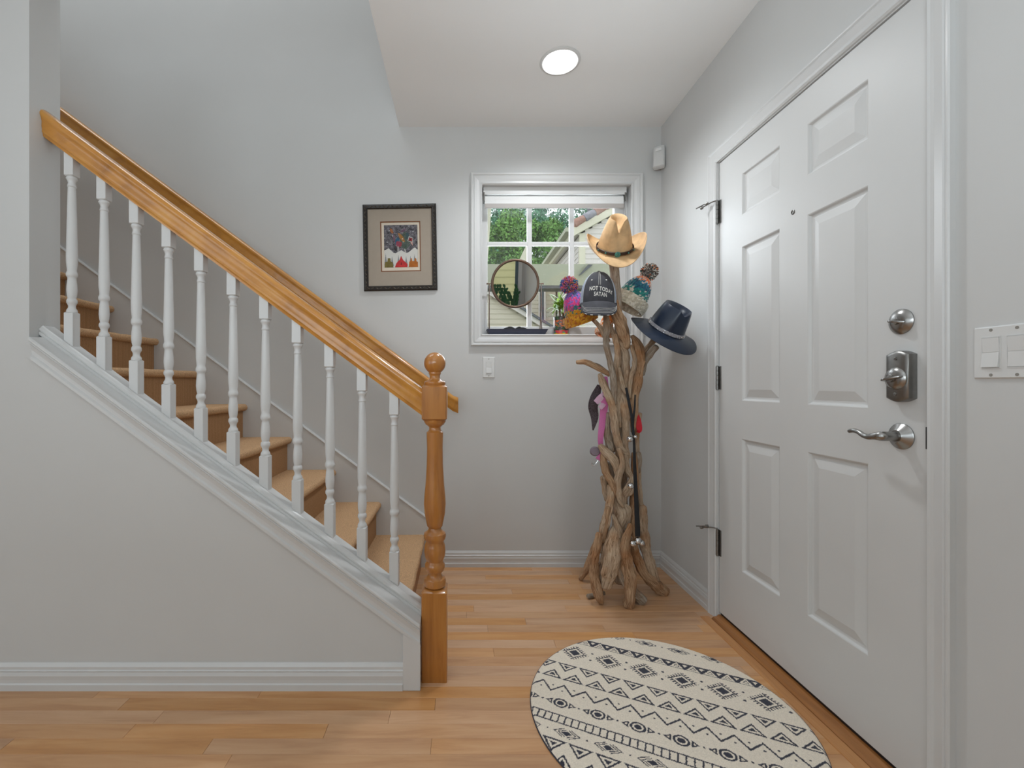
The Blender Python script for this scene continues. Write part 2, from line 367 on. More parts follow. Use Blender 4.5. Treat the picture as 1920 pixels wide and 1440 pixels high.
# ---------------------------------------------------------------- balustrade
ban = E('stair_banister', (-.095, 1.626, 0), 'honey oak banister with newel post and white turned balusters', 'banister')
zrb = lambda X: 1.8697+SL*(-1.4047-X)
half = [(.014, 0), (.021, 0), (.023, .010), (.026, .015), (.0255, .024), (.0275, .034), (.0265, .050), (.030, .064), (.034, .072), (.0345, .080), (.030, .090), (.020, .096), (.008, .099)]
def rail_prof(yc): return [(yc-a, b) for a, b in half]+[(yc+a, b) for a, b in reversed(half)]
O('handrail', ext_x(rail_prof(1.626), -1.4895, -.139, zrb), 'rail', ban, smooth=True)
BP = [(467.5, 7.6), (470, 8.8), (472, 8.8), (474, 7.2), (479, 5.8), (483, 6.6), (486, 7.3), (487.2, 6.3), (500, 6.6), (540, 7.4), (580, 8.2), (612, 8.9), (628, 8.7), (637, 7.8), (643, 7.2), (645.5, 8.0), (648, 8.9), (652, 8.9), (654, 8.0), (656, 6.6), (660, 6.8), (670, 7.9), (680, 8.35), (688, 7.7), (695, 6.3), (697, 7.6), (699, 8.3), (703, 8.3), (705, 7.0), (709, 5.6), (713, 5.9), (716, 7.9), (719, 8.7), (721.5, 8.3)]
s = 519.7; X4 = -1.0525; hb = .0165; yc = 1.626
def sqr(x, y, h, z, c=.0014):
    q = h-c
    return [(x-h, y-q, z), (x-q, y-h, z), (x+q, y-h, z), (x+h, y-q, z), (x+h, y+q, z), (x+q, y+h, z), (x-q, y+h, z), (x-h, y+q, z)]
z0b, z1b = zcap(X4)+.026, zrb(X4)+.016
zbt, zbb = 1.05-(721-720)/s, 1.05-(467.5-720)/s
parts = [loft([sqr(X4, yc, hb, z0b), sqr(X4, yc, hb, zbt-.003), sqr(X4, yc, hb-.003, zbt)]),
         loft([sqr(X4, yc, hb-.003, zbb), sqr(X4, yc, hb, zbb+.003), sqr(X4, yc, hb, z1b)]),
         lathe([(r_/s, 1.05-(y_-720)/s) for y_, r_ in reversed(BP)], X4, yc, 20)]
bal = O('baluster', cat(parts), 'trim', ban, smooth=True); b0 = bal.location.copy()
for i in range(11):
    X = -1.4047+i*.11634
    o = bal if i == 0 else bal.copy()
    if i: COL.objects.link(o); o.parent = ban
    o.location = b0+Vector((X-X4, 0, -SL*(X-X4)))
# newel
nx, ny = -.0955, 1.6266; Z = lambda y: 1.05-(y-720)/519.7
def sqn(h, z, c=.006): return sqr(nx, ny, h, z, c)
NP = [(1099, 17), (1096, 20.3), (1089, 21), (1083, 19.5), (1080, 14), (1076, 12.3), (1071, 13), (1069, 16.5), (1066, 17.5), (1062, 18.8), (1057, 18.6), (1054, 16.5), (1051, 15.3), (1043, 18.6), (1032, 20.1), (1022, 19.2), (1015, 16.8), (1013, 17), (1010, 19.6), (1004, 21), (999, 20), (996, 16), (993, 12.4), (989, 11.6), (986, 14.4), (980, 15.6), (962, 19.3), (944, 20.6), (930, 19.9), (905, 17.4), (870, 15.4), (840, 14.8), (815, 15.6), (810, 15.6), (808, 12.6), (805, 10.8), (801, 10.9), (798, 13.6), (796, 17), (793, 18.6), (791, 20.4), (787, 20.8), (785, 19)]
par = [loft([sqn(.045, 0, .003), sqn(.045, Z(1103), .003), sqn(.038, Z(1099.5), .003)]),
       lathe([(r_/519.7, Z(y_)) for y_, r_ in NP], nx, ny, 32),
       loft([sqn(.038, Z(787.5)), sqn(.0445, Z(784)), sqn(.0445, Z(725.5)), sqn(.0385, Z(722.5))])]
nw = O('newel_post', cat(par), 'oak', ban, smooth=True)
fp = [(19, 723), (20.3, 720), (20.3, 716.5), (18, 714.5), (12.5, 713), (10.3, 710), (9.6, 706), (10.2, 702.5), (11.5, 701), (11.5, 699.5)]
fp = [(r_/519.7, Z(y_)) for r_, y_ in fp]
R = 20.5/519.7; zc_ = Z(681)
fp += [(max(.0005, R*math.sin(a)), zc_-R*math.cos(a)) for a in [math.pi*(.19+.81*i/14) for i in range(15)]]
O('ball_finial', lathe(fp, nx, ny, 32), 'oak', nw, smooth=True)

# rail on the far wall
wr = E('wall_handrail', (-.05, 2.50, .95), 'honey oak handrail on the far stairwell wall behind the balustrade', 'handrail')
zwb = lambda X: 1.0266-.085+.735*(-.102-X)
hr = ext_x([(yy, zz*.88) for yy, zz in rail_prof(2.50)], -3.3, -.045, zwb)
n = len(half)*2; V = list(hr[0])
V += [(x+.028, 2.50+(y-2.50)*.72, z-.021+.010) for x, y, z in V[n:2*n]]
F = hr[1][:-1]+[(n+i, n+(i+1) % n, 2*n+(i+1) % n, 2*n+i) for i in range(n)]+[tuple(2*n+i for i in range(n))]
O('rail', (V, F), 'rail', wr, smooth=True)
for px, py in ((262, 340), (668, 637), (20, 150)):
    X = (px-CX)*2.52/FPX; zz = zwb(X)
    v, f, _ = tube([(X+.02, YB-.004, zz-.075), (X+.012, 2.565, zz-.078), (X, 2.525, zz-.045), (X-.006, 2.502, zz-.004)], [.008, .007, .006, .006], 8, 4)
    O('bracket', cat([(v, f), lathe_dir([(.02, 0), (.022, .002), (.014, .007), (.006, .008)], (X+.02, YB, zz-.075), (0, -1, 0), 16), box(X-.03, X+.02, 2.49, 2.514, zz-.006+.01, zz+.002+.01)]), 'black', wr, smooth=True)

# ---------------------------------------------------------------- entry window
win = E('window_1', ((WX0+WX1)/2, YB, WZ0), kind='structure')
CP = [(0, 0), (0, .009), (.005, .014), (.010, .011), (.018, .0105), (.030, .0150), (.044, .0175), (.049, .0145), (.054, .019), (.062, .0195), (.0655, .016), (.0655, 0)]
def rect_sweep(x0, x1, z0, z1, prof, y, sgn=-1):
    return loft([[(x0-o, y+sgn*p, z0-o), (x1+o, y+sgn*p, z0-o), (x1+o, y+sgn*p, z1+o), (x0-o, y+sgn*p, z1+o)] for o, p in prof], caps=False)
O('casing', rect_sweep(WX0, WX1, WZ0, WZ1, CP, YB), 'trim', win)
O('jamb', cat([box(WX0-.012, WX0, YB-.0005, 2.744, WZ0-.012, WZ1+.012), box(WX1, WX1+.012, YB-.0005, 2.744, WZ0-.012, WZ1+.012), box(WX0-.012, WX1+.012, YB-.0005, 2.744, WZ1, WZ1+.012)]), 'trim', win)
O('sill', box(WX0-.012, WX1+.012, YB-.0005, 2.744, WZ0-.012, WZ0), 'trim', win)
GX0, GX1, GZ0, GZ1 = .1566, .9130, 1.392, 2.150
for nm, b in (('stile', (WX0, GX0, 2.685, 2.725, WZ0, WZ1)), ('stile', (GX1, WX1, 2.685, 2.725, WZ0, WZ1)), ('bottom_rail', (GX0, GX1, 2.685, 2.725, WZ0, GZ0)), ('top_rail', (GX0, GX1, 2.685, 2.725, GZ1, WZ1))):
    O(nm, box(*b), 'trim', win, bevel=.004)
mzs = 1.8887; mxs = (.4074, .6597)
for mxp in mxs: O('muntin', box(mxp-.0135, mxp+.0135, 2.690, 2.714, GZ0, GZ1), 'trim', win, bevel=.003)
O('muntin', box(GX0, GX1, 2.691, 2.713, mzs-.011, mzs+.011), 'trim', win, bevel=.003)
xs = [GX0, mxs[0], mxs[1], GX1]; zs = [GZ0, mzs, GZ1]
for i in range(3):
    for j in range(2): O('pane', box(xs[i]+(.0135 if i else 0), xs[i+1]-(.0135 if i < 2 else 0), 2.7018, 2.7022, zs[j]+(.011 if j else 0), zs[j+1]-(0 if j else .011)), 'glass', win)
# roller blind
rb = E('roller_blind', (.545, 2.64, 2.07), 'white roller blind rolled up at the top of the entry window', 'blind')
O('cassette', cat([box(.128, .960, 2.618, 2.672, 2.163, 2.1945), ([(x, y, z) for x in (.134, .954) for y, z in ((2.616, 2.150), (2.616, 2.168), (2.62, 2.1665), (2.62, 2.152))], [(0, 1, 5, 4), (1, 2, 6, 5), (2, 3, 7, 6), (3, 0, 4, 7), (0, 3, 2, 1), (4, 5, 6, 7)])]), 'white', rb)
O('roll', loft([[(x, 2.643+.019*math.cos(a), 2.137+.019*math.sin(a)) for a in [2*math.pi*i/20 for i in range(20)]] for x in (.137, .945)]), 'offwhite', rb, smooth=True)
O('fabric', box(.137, .945, 2.6225, 2.6235, 2.098, 2.137), 'offwhite', rb)
O('bottom_bar', box(.137, .945, 2.617, 2.629, 2.073, 2.099), 'grey_bar', rb, bevel=.002)
for xx in (.129, .948): O('bracket', box(xx, xx+.007, 2.615, 2.665, 2.115, 2.163), 'nickel', rb)
v, f, _ = tube([(.962, 2.63, 2.15), (.964, 2.626, 2.12), (.960, 2.624, 2.0), (.960, 2.624, 1.62)], [.0014]*4, 6, 3); O('pull_chain', (v, f), 'white', rb)
v, f, _ = tube([(.950, 2.635, 2.15), (.957, 2.63, 2.10), (.954, 2.63, 2.0), (.955, 2.63, 1.62)], [.0014]*4, 6, 3); O('pull_chain', (v, f), 'white', rb)

# rear window seen in the little mirror
rw = E('window_2', ((RW[0]+RW[1])/2, YR, RW[2]), kind='structure')
O('casing', rect_sweep(*RW, [(0, 0), (0, .012), (.06, .018), (.06, 0)], YR, 1), 'trim', rw)
O('sash', cat([box(RW[0], RW[0]+.04, YR-.13, YR-.09, RW[2], RW[3]), box(RW[1]-.05, RW[1], YR-.13, YR-.09, RW[2], RW[3]), box(RW[0], RW[1], YR-.13, YR-.09, RW[2], RW[2]+.04), box(RW[0], RW[1], YR-.13, YR-.09, RW[3]-.04, RW[3]), box(-.0, .03, YR-.13, YR-.09, RW[2], RW[3])]), 'blue_trim', rw)
O('pane', box(RW[0]+.04, RW[1]-.05, YR-.112, YR-.111, RW[2]+.04, RW[3]-.04), 'glass', rw)
O('sill', box(RW[0]-.02, RW[1]+.02, YR-.15, YR+.20, RW[2]-.03, RW[2]), 'trim', rw)

# ---------------------------------------------------------------- front door
D = E('door_1', (XR, (DY0+DY1)/2, 0), kind='structure')
SX = 1.152; SY0, SY1, SZ0, SZ1 = 1.1138, 2.0110, .034, 2.033
cols = [(1.2758, 1.4999), (1.6305, 1.8506)]; rows = [(.280, .8244), (.982, 1.613), (1.744, 1.915)]
bs = [box(SX, SX+.043, SY0, cols[0][0], SZ0, SZ1), box(SX, SX+.043, cols[0][1], cols[1][0], SZ0, SZ1), box(SX, SX+.043, cols[1][1], SY1, SZ0, SZ1)]
zz = [SZ0]+[v for r_ in rows for v in r_]+[SZ1]
for c in cols:
    for i in (0, 2, 4, 6): bs.append(box(SX, SX+.043, c[0], c[1], zz[i], zz[i+1]))
O('slab', cat(bs), 'door', D)
RP = [(0, 0), (.003, .0015), (.0075, .0085), (.011, .0095), (.016, .0095), (.019, .0085), (.043, .0022), (.046, .0015)]
for c in cols:
    for r_ in rows:
        rings = [[(SX+d, c[0]+i, r_[0]+i), (SX+d, c[0]+i, r_[1]-i), (SX+d, c[1]-i, r_[1]-i), (SX+d, c[1]-i, r_[0]+i)] for i, d in RP]
        v, f = loft(rings, caps=False); f.append(tuple(range((len(RP)-1)*4, len(RP)*4)))
        O('panel', (v, f), 'door', D)
CD = [(.004, 0), (.004, .008), (.009, .013), (.014, .010), (.022, .0095), (.034, .0125), (.046, .0155), (.050, .0125), (.054, .0165), (.059, .017), (.0615, .014), (.0615, 0)]
O('casing', loft([[(XR-p, DY0-o, 0), (XR-p, DY0-o, DZ1+o), (XR-p, DY1+o, DZ1+o), (XR-p, DY1+o, 0)] for o, p in CD], close=False, caps=False), 'trim', D)
O('jamb', cat([box(XR-.001, XR+.15, DY0-.02, DY0, 0, DZ1+.02), box(XR-.001, XR+.15, DY1, DY1+.02, 0, DZ1+.02), box(XR-.001, XR+.15, DY0-.02, DY1+.02, DZ1, DZ1+.02),
    box(SX+.045, XR+.15, DY0, DY0+.012, 0, DZ1), box(SX+.045, XR+.15, DY1-.012, DY1, 0, DZ1), box(SX+.045, XR+.15, DY0, DY1, DZ1-.012, DZ1)]), 'trim', D)
O('weatherstrip', box(1.158, 1.194, SY0, SY1, .021, .0338), 'black', D)
O('threshold', ext_y([(1.1185, 0), (1.1185, .004), (1.126, .010), (1.142, .014), (1.148, .020), (1.156, .0205), (XR+.15, .0205), (XR+.15, 0)], DY0-.02+.021, DY1-.001), 'oak_dark', D)
O('threshold_strip', cbox(1.078, 1.118, 1.02, 2.036, 0, .0032, .0015), 'oak_strip', D)
# hardware
def pin(px): return 973.4/(px-CX)                       # distance of a point on the door face from its image column
Yh, Zh = pin(1691), 1.05-(603-720)*pin(1691)/FPX
db = O('deadbolt', lathe_dir([(.033, 0), (.0335, .003), (.031, .006), (.022, .012), (.016, .0145), (.0005, .015)], (SX, Yh, Zh), (-1, 0, 0), 32), 'nickel', D, smooth=True)
def paddle(o, ln, hh, off, ang=0):
    """thumb turn: a thin oval blade on edge"""
    rings = []
    for i in range(13):
        t = -1+2*i/12; e = math.sqrt(max(0.02, 1-t*t)); th = .0028*(.6+.4*e)
        p = Vector((0, t*ln, t*math.sin(ang)*ln)); h = hh*e*(.75+.25*t)
        rings.append([Vector(o)+p+Vector((-off-h, 0, -th)), Vector(o)+p+Vector((-off-h-.001, 0, 0)), Vector(o)+p+Vector((-off-h, 0, th)), Vector(o)+p+Vector((-off+.004, 0, th*1.3)), Vector(o)+p+Vector((-off+.004, 0, -th*1.3))])
    return loft(rings)
O('thumb_turn', cat([paddle((SX, Yh, Zh), .021, .018, .012, .16), lathe_dir([(.009, .010), (.008, .02), (.0005, .021)], (SX, Yh, Zh), (-1, 0, 0), 16)]), 'nickel', db, smooth=True)
O('screw', lathe_dir([(.004, .0145), (.0035, .0165), (.0005, .017)], (SX, Yh+.001, Zh+.006), (-1, 0, 0), 12), 'steel', db, smooth=True)
# electronic lock case: rounded box with bowed ends
Yl0, Yl1 = 1.1385, 1.1995; Zl0, Zl1 = 1.05-(754-720)*1.16/FPX, 1.05-(657-720)*1.16/FPX
def lock_ring(x, ins, bow):
    a0, a1, b0_, b1_ = Yl0+ins, Yl1-ins, Zl0+ins, Zl1-ins
    pts = []
    for i in range(9): t = i/8; pts.append((x, a0+(a1-a0)*t, b0_+.010-bow*math.sin(math.pi*t)*.010))
    for i in range(9): t = i/8; pts.append((x, a1-(a1-a0)*t, b1_-.010+bow*math.sin(math.pi*t)*.010))
    return pts
lk = O('electronic_lock', loft([lock_ring(SX, 0, 1), lock_ring(SX-.020, 0, 1), lock_ring(SX-.0225, .0015, 1), lock_ring(SX-.026, .007, .8)]), 'nickel_dark', D, smooth=True)
yl, zl = (Yl0+Yl1)/2, (Zl0+Zl1)/2-.006
O('boss', lathe_dir([(.0295, .0255), (.0285, .028), (.019, .0335), (.008, .0355), (.0005, .036)], (SX, yl, zl), (-1, 0, 0), 32), 'nickel', lk, smooth=True)
O('thumb_turn', cat([paddle((SX, yl, zl), .024, .022, .034, -.22), lathe_dir([(.010, .032), (.009, .042), (.0005, .043)], (SX, yl, zl), (-1, 0, 0), 16)]), 'nickel', lk, smooth=True)
for dz in (.052, -.040): O('screw', lathe_dir([(.0045, .0255), (.0042, .0275), (.002, .0278), (.0018, .0265), (.0002, .0265)], (SX, yl, zl+dz), (-1, 0, 0), 14), 'nickel', lk, smooth=True)
# lever
yv, zv = pin(1691), 1.05-(818-720)*pin(1691)/FPX
lv = O('lever_rose', lathe_dir([(.034, 0), (.0345, .003), (.032, .006), (.017, .015), (.0155, .017), (.0005, .0175)], (SX, yv, zv), (-1, 0, 0), 36), 'nickel', D, smooth=True)
pts = [(SX-.016, yv, zv), (SX-.040, yv, zv), (SX-.052, yv+.003, zv), (SX-.056, yv+.018, zv-.002), (SX-.056, yv+.035, zv-.0055), (SX-.055, yv+.052, zv-.003), (SX-.053, yv+.069, zv+.004), (SX-.052, yv+.085, zv+.006), (SX-.051, yv+.100, zv+.003)]
v, f, _ = tube(pts, [.0125, .0125, .0125, .0095, .0078, .0070, .0065, .0062, .0056], 14, 5)
O('lever', (v, f), 'nickel', lv, smooth=True)
for dz in (.017, -.017): O('screw_hole', lathe_dir([(.003, .0115), (.0028, .0135), (.0002, .0125)], (SX, yv+.003, zv+dz), (-1, 0, 0), 10), 'black', lv)
O('strike', cat([box(SX-.006, SX+.002, DY0-.0035, DY0+.0035, .889, .944)]), 'black', D, bevel=.001)
pv = pin(1487); O('peephole', lathe_dir([(.0085, 0), (.0085, .002), (.006, .003), (.0055, .0015), (.0002, .001)], (SX, pv, 1.05-(398-720)*pv/FPX), (-1, 0, 0), 20), 'nickel_dark', D, smooth=True)
for hz0, hz1, stop in ((378, 420, 1), (687, 730, 0), (992, 1040, 1)):
    za, zb_ = 1.05-(hz0-720)*2.02/FPX, 1.05-(hz1-720)*2.02/FPX
    n5 = 5; hh = (za-zb_)/n5; kn = []
    for i in range(n5): kn.append(lathe([(.0058, hh*i+.0006), (.0064, hh*i+.0012), (.0064, hh*(i+1)-.0012), (.0058, hh*(i+1)-.0006)], SX-.009, 2.013, 12, zb_))
    hg = O('hinge', cat(kn+[lathe([(.0042, -.003), (.0042, za-zb_+.003)], SX-.009, 2.013, 10, zb_)]), 'nickel_dark', D, smooth=True)
    O('leaf', cat([box(SX-.0035, SX+.0005, 1.996, 2.011, zb_, za), box(SX-.006, SX-.001, 2.0145, 2.022, zb_, za)]), 'nickel_dark', hg)
    if stop:
        zt = za+.004
        v1, f1, _ = tube([(SX-.009, 2.015, zt), (SX-.022, 2.035, zt-.001), (SX-.038, 2.058, zt-.008), (SX-.046, 2.07, zt-.012)], [.0028]*4, 8, 3)
        v2, f2, _ = tube([(SX-.034, 2.044, zt+.002), (SX-.046, 2.060, zt-.003), (SX-.066, 2.084, zt-.011)], [.0026]*3, 8, 3)
        O('door_stop', cat([(v1, f1), (v2, f2), lathe_dir([(.0075, -.004), (.0075, .006), (.004, .007)], (SX-.034, 2.05, zt-.001), (-.6, .7, -.2), 12), lathe_dir([(.007, 0), (.0075, .010), (.004, .013)], (SX-.044, 2.068, zt-.011), (-.6, .7, -.25), 12)]), 'nickel_dark', hg, smooth=True)

# ---------------------------------------------------------------- switches, sensor, recessed lamp
M['screw'] = mat_flat('painted_screw', rgb(150, 148, 142), .4, .3)
def switch(name, fn, gangs, label, pw, ph=.1143):
    """fn(u, v, d): across, up, proud -> world"""
    def bx(u0, u1, v0, v1, d0, d1, c=0, d1b=None):
        d1b = d1 if d1b is None else d1b
        V = [fn(u0, v0, 0+d0), fn(u1, v0, d0), fn(u1, v1, d0), fn(u0, v1, d0), fn(u0+c, v0+c, d1), fn(u1-c, v0+c, d1), fn(u1-c, v1-c, d1b), fn(u0+c, v1-c, d1b)]
        return V, [(0, 3, 2, 1), (4, 5, 6, 7), (0, 1, 5, 4), (1, 2, 6, 5), (2, 3, 7, 6), (3, 0, 4, 7)]
    e = E(name, fn(0, 0, 0), label, 'switch')
    O('wall_plate', bx(-pw/2, pw/2, -ph/2, ph/2, 0, .0055, .0035), 'white', e)
    for g in range(gangs):
        uc = (g-(gangs-1)/2)*.046
        for (a0, a1, b0_, b1_) in ((-.0182, -.0172, -.034, .034), (.0172, .0182, -.034, .034), (-.0182, .0182, -.0345, -.0335), (-.0182, .0182, .0335, .0345)):
            pass
        O('switch_frame', cat([bx(uc-.0180, uc-.0163, -.0345, .0345, .005, .0066), bx(uc+.0163, uc+.0180, -.0345, .0345, .005, .0066), bx(uc-.0163, uc+.0163, -.0345, -.0328, .005, .0066), bx(uc-.0163, uc+.0163, .0328, .0345, .005, .0066)]), 'white', e)
        O('rocker', cat([bx(uc-.0158, uc+.0158, -.0320, .0005, .005, .0105 if g == 0 else .0075, .0004, .0065), bx(uc-.0158, uc+.0158, .0005, .0320, .005, .0065, .0004, .0075 if g == 0 else .0088)]), 'white', e)
        for v in (-.0485, .0485):
            V = [fn(uc+.0032*math.cos(a), v+.0032*math.sin(a), .0062) for a in [2*math.pi*i/12 for i in range(12)]]
            V2 = [fn(uc+.0034*math.cos(a), v+.0034*math.sin(a), .005) for a in [2*math.pi*i/12 for i in range(12)]]
            O('screw', loft([V2, V]), 'screw', e)
    return e
switch('light_switch', lambda u, v, d: Vector((.158+u, YB-d, 1.1450+v)), 1, 'single white light switch on the wall under the window', .0705, .120)
switch('light_switch', lambda u, v, d: Vector((XR-d, .9510-u, 1.1180+v)), 2, 'double white rocker switch at the right edge beside the door frame', .1155)

sn = E('motion_sensor', (1.128, 2.562, 2.33), 'small white motion sensor mounted high in the corner by the door', 'sensor')
fr_ = [(-.028, 0), (.028, 0), (.031, .006), (.031, .030), (.024, .037), (0, .0385), (-.024, .037), (-.031, .030), (-.031, .006)]
body = loft([[(x*sc, -y*sc2, z) for x, y in fr_] for z, sc, sc2 in ((-.062, .88, .80), (-.058, 1, .95), (.052, 1, 1), (.058, .9, .9))])
o = O('housing', ([Vector(p)+Vector((1.128, 2.562, 2.33)) for p in body[0]], body[1]), 'white', sn, smooth=True)
ln_ = loft([[(x, -.0385-dd, z) for x, z in ((-.017, .028-iz), (.017, .028-iz), (.014, .044-iz), (-.014, .044-iz))] for dd, iz in ((0, 0), (.002, .001))])
O('lens', ([Vector(p)+Vector((1.128, 2.562, 2.33)) for p in ln_[0]], ln_[1]), 'offwhite', sn)
sn.rotation_euler = (math.radians(-6), 0, math.radians(-35))

LX, LY = .4525, 2.067
bpy.data.objects.remove(bpy.data.objects['ceiling'])
q = .1
angs = [2*math.pi*(i+.5)/32 for i in range(32)]
sqp = [(LX+q*max(-1, min(1, 1.45*math.cos(a))), LY+q*max(-1, min(1, 1.45*math.sin(a))), ZC) for a in angs]
V, F = loft([sqp, [(LX+.083*math.cos(a), LY+.083*math.sin(a), ZC) for a in angs]], caps=False)
corner = [(LX+q*sx, LY+q*sy, ZC) for sx, sy in ((1, 1), (-1, 1), (-1, -1), (1, -1))]
# fill the four corners between the rounded loop and the square
def cornerfill(k):
    idx = [i for i in range(32) if (i//8) == k]
    pts = [sqp[i] for i in idx]; return [corner[k]]+pts[::-1], [tuple(range(len(pts)+1))]
struct('ceiling', cat([box(XL, XR, YR, YF2, ZC, ZC+.1), box(XCE, LX-q, YF2, YB, ZC, ZC+.1), box(LX+q, XR, YF2, YB, ZC, ZC+.1), box(LX-q, LX+q, YF2, LY-q, ZC, ZC+.1), box(LX-q, LX+q, LY+q, YB, ZC, ZC+.1), (V, F)]+[cornerfill(k) for k in range(4)]), 'ceil')
rl = E('recessed_light', (LX, LY, ZC), 'round recessed ceiling downlight switched on above the entry', 'light')
def ringo(prof): return loft([[(LX+r*math.cos(a), LY+r*math.sin(a), ZC+z) for a in angs] for r, z in prof], caps=False)
O('trim_ring', ringo([(.082, .001), (.092, .0), (.0925, -.003), (.089, -.006), (.080, -.0065), (.0775, -.003), (.0765, .003)]), 'white', rl, smooth=True)
O('baffle', ringo([(.0768, 0), (.062, .045), (.0615, .05)]), 'white', rl, smooth=True)
O('lens', lathe([(.0615, 2.53+.047), (.062, 2.53+.052)], LX, LY, 32), 'lens', rl)
O('can', ringo([(.090, .002), (.090, .10), (.001, .10)]), 'black', rl)
d = bpy.data.lights.new('downlight', 'SPOT'); d.energy = 42; d.spot_size = math.radians(150); d.spot_blend = 1; d.shadow_soft_size = .055; d.color = (.93, .97, 1)
lo = bpy.data.objects.new('downlight', d); COL.objects.link(lo); lo.location = (LX, LY, ZC+.012)

# ---------------------------------------------------------------- framed picture
PX0, PX1, PZ0, PZ1 = -.5665, -.1455, 1.5860, 2.0815
pc = E('framed_picture', ((PX0+PX1)/2, YB, PZ1), 'small art print in a carved dark frame with taupe mat', 'picture')
yfr = YB-.004
FW = .0275
fp_ = [(-FW, 0), (-FW, .012), (-FW+.006, .018), (-FW+.014, .016), (-.004, .019), (0, .014), (0, 0)]
M['frame'] = mat_flat('carved_dark_frame', rgb(42, 38, 35), 0.38, 0.2, noise_amt=0.3, noise_scale=90)
cv = [rect_sweep(PX0+FW, PX1-FW, PZ0+FW, PZ1-FW, [(-o_-FW if False else (0-o_) if False else o_*-1-0, p_) for o_, p_ in fp_], YB)]
cv = [rect_sweep(PX0+FW, PX1-FW, PZ0+FW, PZ1-FW, [(-o_, p_) for o_, p_ in fp_], YB)]
O('frame', cat(cv), 'frame', pc)
M['frame_hi'] = mat_flat('frame_relief', rgb(78, 70, 60), 0.35, 0.3, noise_amt=0.2, noise_scale=90)
def leafbead(cx_, cz, ang, ln):
    c, s_ = math.cos(ang), math.sin(ang); V = []
    for u, h, w_ in ((-1, 0, 0), (-.5, .8, .6), (0, 1, 1), (.5, .6, .6), (1, 0, 0)):
        for k in (-1, 0, 1):
            a, b = u*ln, k*.0045*w_
            V.append((cx_+a*c-b*s_, YB-.0155-.004*h*(1 if k == 0 else .1), cz+a*s_+b*c))
    return V, [(3*i+j, 3*i+j+1, 3*i+j+4, 3*i+j+3) for i in range(4) for j in range(2)]
lb = []
nh, nv = 8, 10
for i in range(nh*2):
    xx = PX0+FW*.5+(PX1-PX0-FW)*(i+.5)/(nh*2)
    for zz_ in (PZ0+FW/2, PZ1-FW/2): lb.append(leafbead(xx, zz_, .55 if i % 2 else -.55, .015))
for i in range(nv*2):
    zz_ = PZ0+FW*.5+(PZ1-PZ0-FW)*(i+.5)/(nv*2)
    for xx in (PX0+FW/2, PX1-FW/2): lb.append(leafbead(xx, zz_, R90+(.55 if i % 2 else -.55), .014))
O('carving', cat(lb), 'frame_hi', pc)
M['mat'] = mat_flat('taupe_mat_board', rgb(164, 152, 138), 0.9, noise_amt=.02)
M['liner'] = mat_flat('rust_liner', rgb(120, 70, 38), 0.8); M['paper'] = mat_flat('print_paper', rgb(214, 202, 184), 0.9, noise_amt=.02)
def pr(x, y): return ((x-CX)/325.74, H-(y-CY)/325.74)
x0, z1 = pr(712.8, 416); x1, z0 = pr(787.6, 509.8)
O('mat', cat([box(PX0+.02, x0, yfr-.006, YB-.002, PZ0+.02, PZ1-.02), box(x1, PX1-.02, yfr-.006, YB-.002, PZ0+.02, PZ1-.02), box(x0, x1, yfr-.006, YB-.002, PZ0+.02, z0), box(x0, x1, yfr-.006, YB-.002, z1, PZ1-.02)]), 'mat', pc)
e_ = .0052
O('liner', cat([box(x0, x0+e_, yfr-.0045, YB-.002, z0, z1), box(x1-e_, x1, yfr-.0045, YB-.002, z0, z1), box(x0+e_, x1-e_, yfr-.0045, YB-.002, z0, z0+e_), box(x0+e_, x1-e_, yfr-.0045, YB-.002, z1-e_, z1)]), 'liner', pc)
O('paper', box(x0, x1, yfr-.002, YB-.002, z0, z1), 'paper', pc)
ax0, az1 = pr(719.3, 422.6); ax1, az0 = pr(782, 501.8)
NX, NY = 150, 190
U, Vv = np.meshgrid(np.linspace(0, 1, NX), np.linspace(0, 1, NY)); asp = (az1-az0)/(ax1-ax0)
nzf = np.array([[noise.noise(Vector((u*12, v*12*asp, 0)))*.7 + .9*noise.noise(Vector((u*40, v*40*asp, 3))) for u in np.linspace(0, 1, NX)] for v in np.linspace(0, 1, NY)])
C = np.zeros((NY, NX, 3)); sr = lambda *c: np.array([lin(k) for k in c])
T = np.clip(nzf*.9+.45, 0, 1)[..., None]; C[:] = sr(44, 42, 46)*(1-T)+sr(128, 124, 130)*T
def blob(cx_, cy_, rx_, ry_, col, ang=0, soft=.0):
    global C
    du, dv = (U-cx_), (Vv-cy_)*asp; c, s_ = math.cos(ang), math.sin(ang)
    m = ((du*c+dv*s_)/rx_)**2+((-du*s_+dv*c)/ry_)**2+nzf*.35 < 1; C[m] = C[m]*.25+sr(*col)*.75
blob(.62, .62, .16, .26, (66, 84, 70)); blob(.40, .60, .07, .13, (30, 90, 120)); blob(.52, .70, .05, .16, (168, 112, 40), .6); blob(.44, .55, .09, .09, (156, 48, 62)); blob(.58, .87, .10, .03, (96, 60, 84), .5)
blob(.23, .86, .04, .08, (166, 100, 50), .5); blob(.70, .74, .05, .10, (50, 76, 84)); blob(.30, .68, .02, .12, (120, 70, 90), .2); blob(.34, .45, .05, .08, (26, 26, 28)); blob(.42, .42, .03, .10, (160, 158, 156)); blob(.63, .38, .02, .08, (190, 186, 180), .3)
def poly(pts, col, n_=.0):
    global C
    ins = np.zeros_like(U, bool); j = len(pts)-1
    for i in range(len(pts)):
        xi, yi = pts[i]; xj, yj = pts[j]
        if yi != yj: ins ^= ((yi > Vv) != (yj > Vv)) & (U < (xj-xi)*(Vv-yi)/(yj-yi)+xi)
        j = i
    C[ins] = sr(*col)*(1+nzf[ins][:, None]*n_)
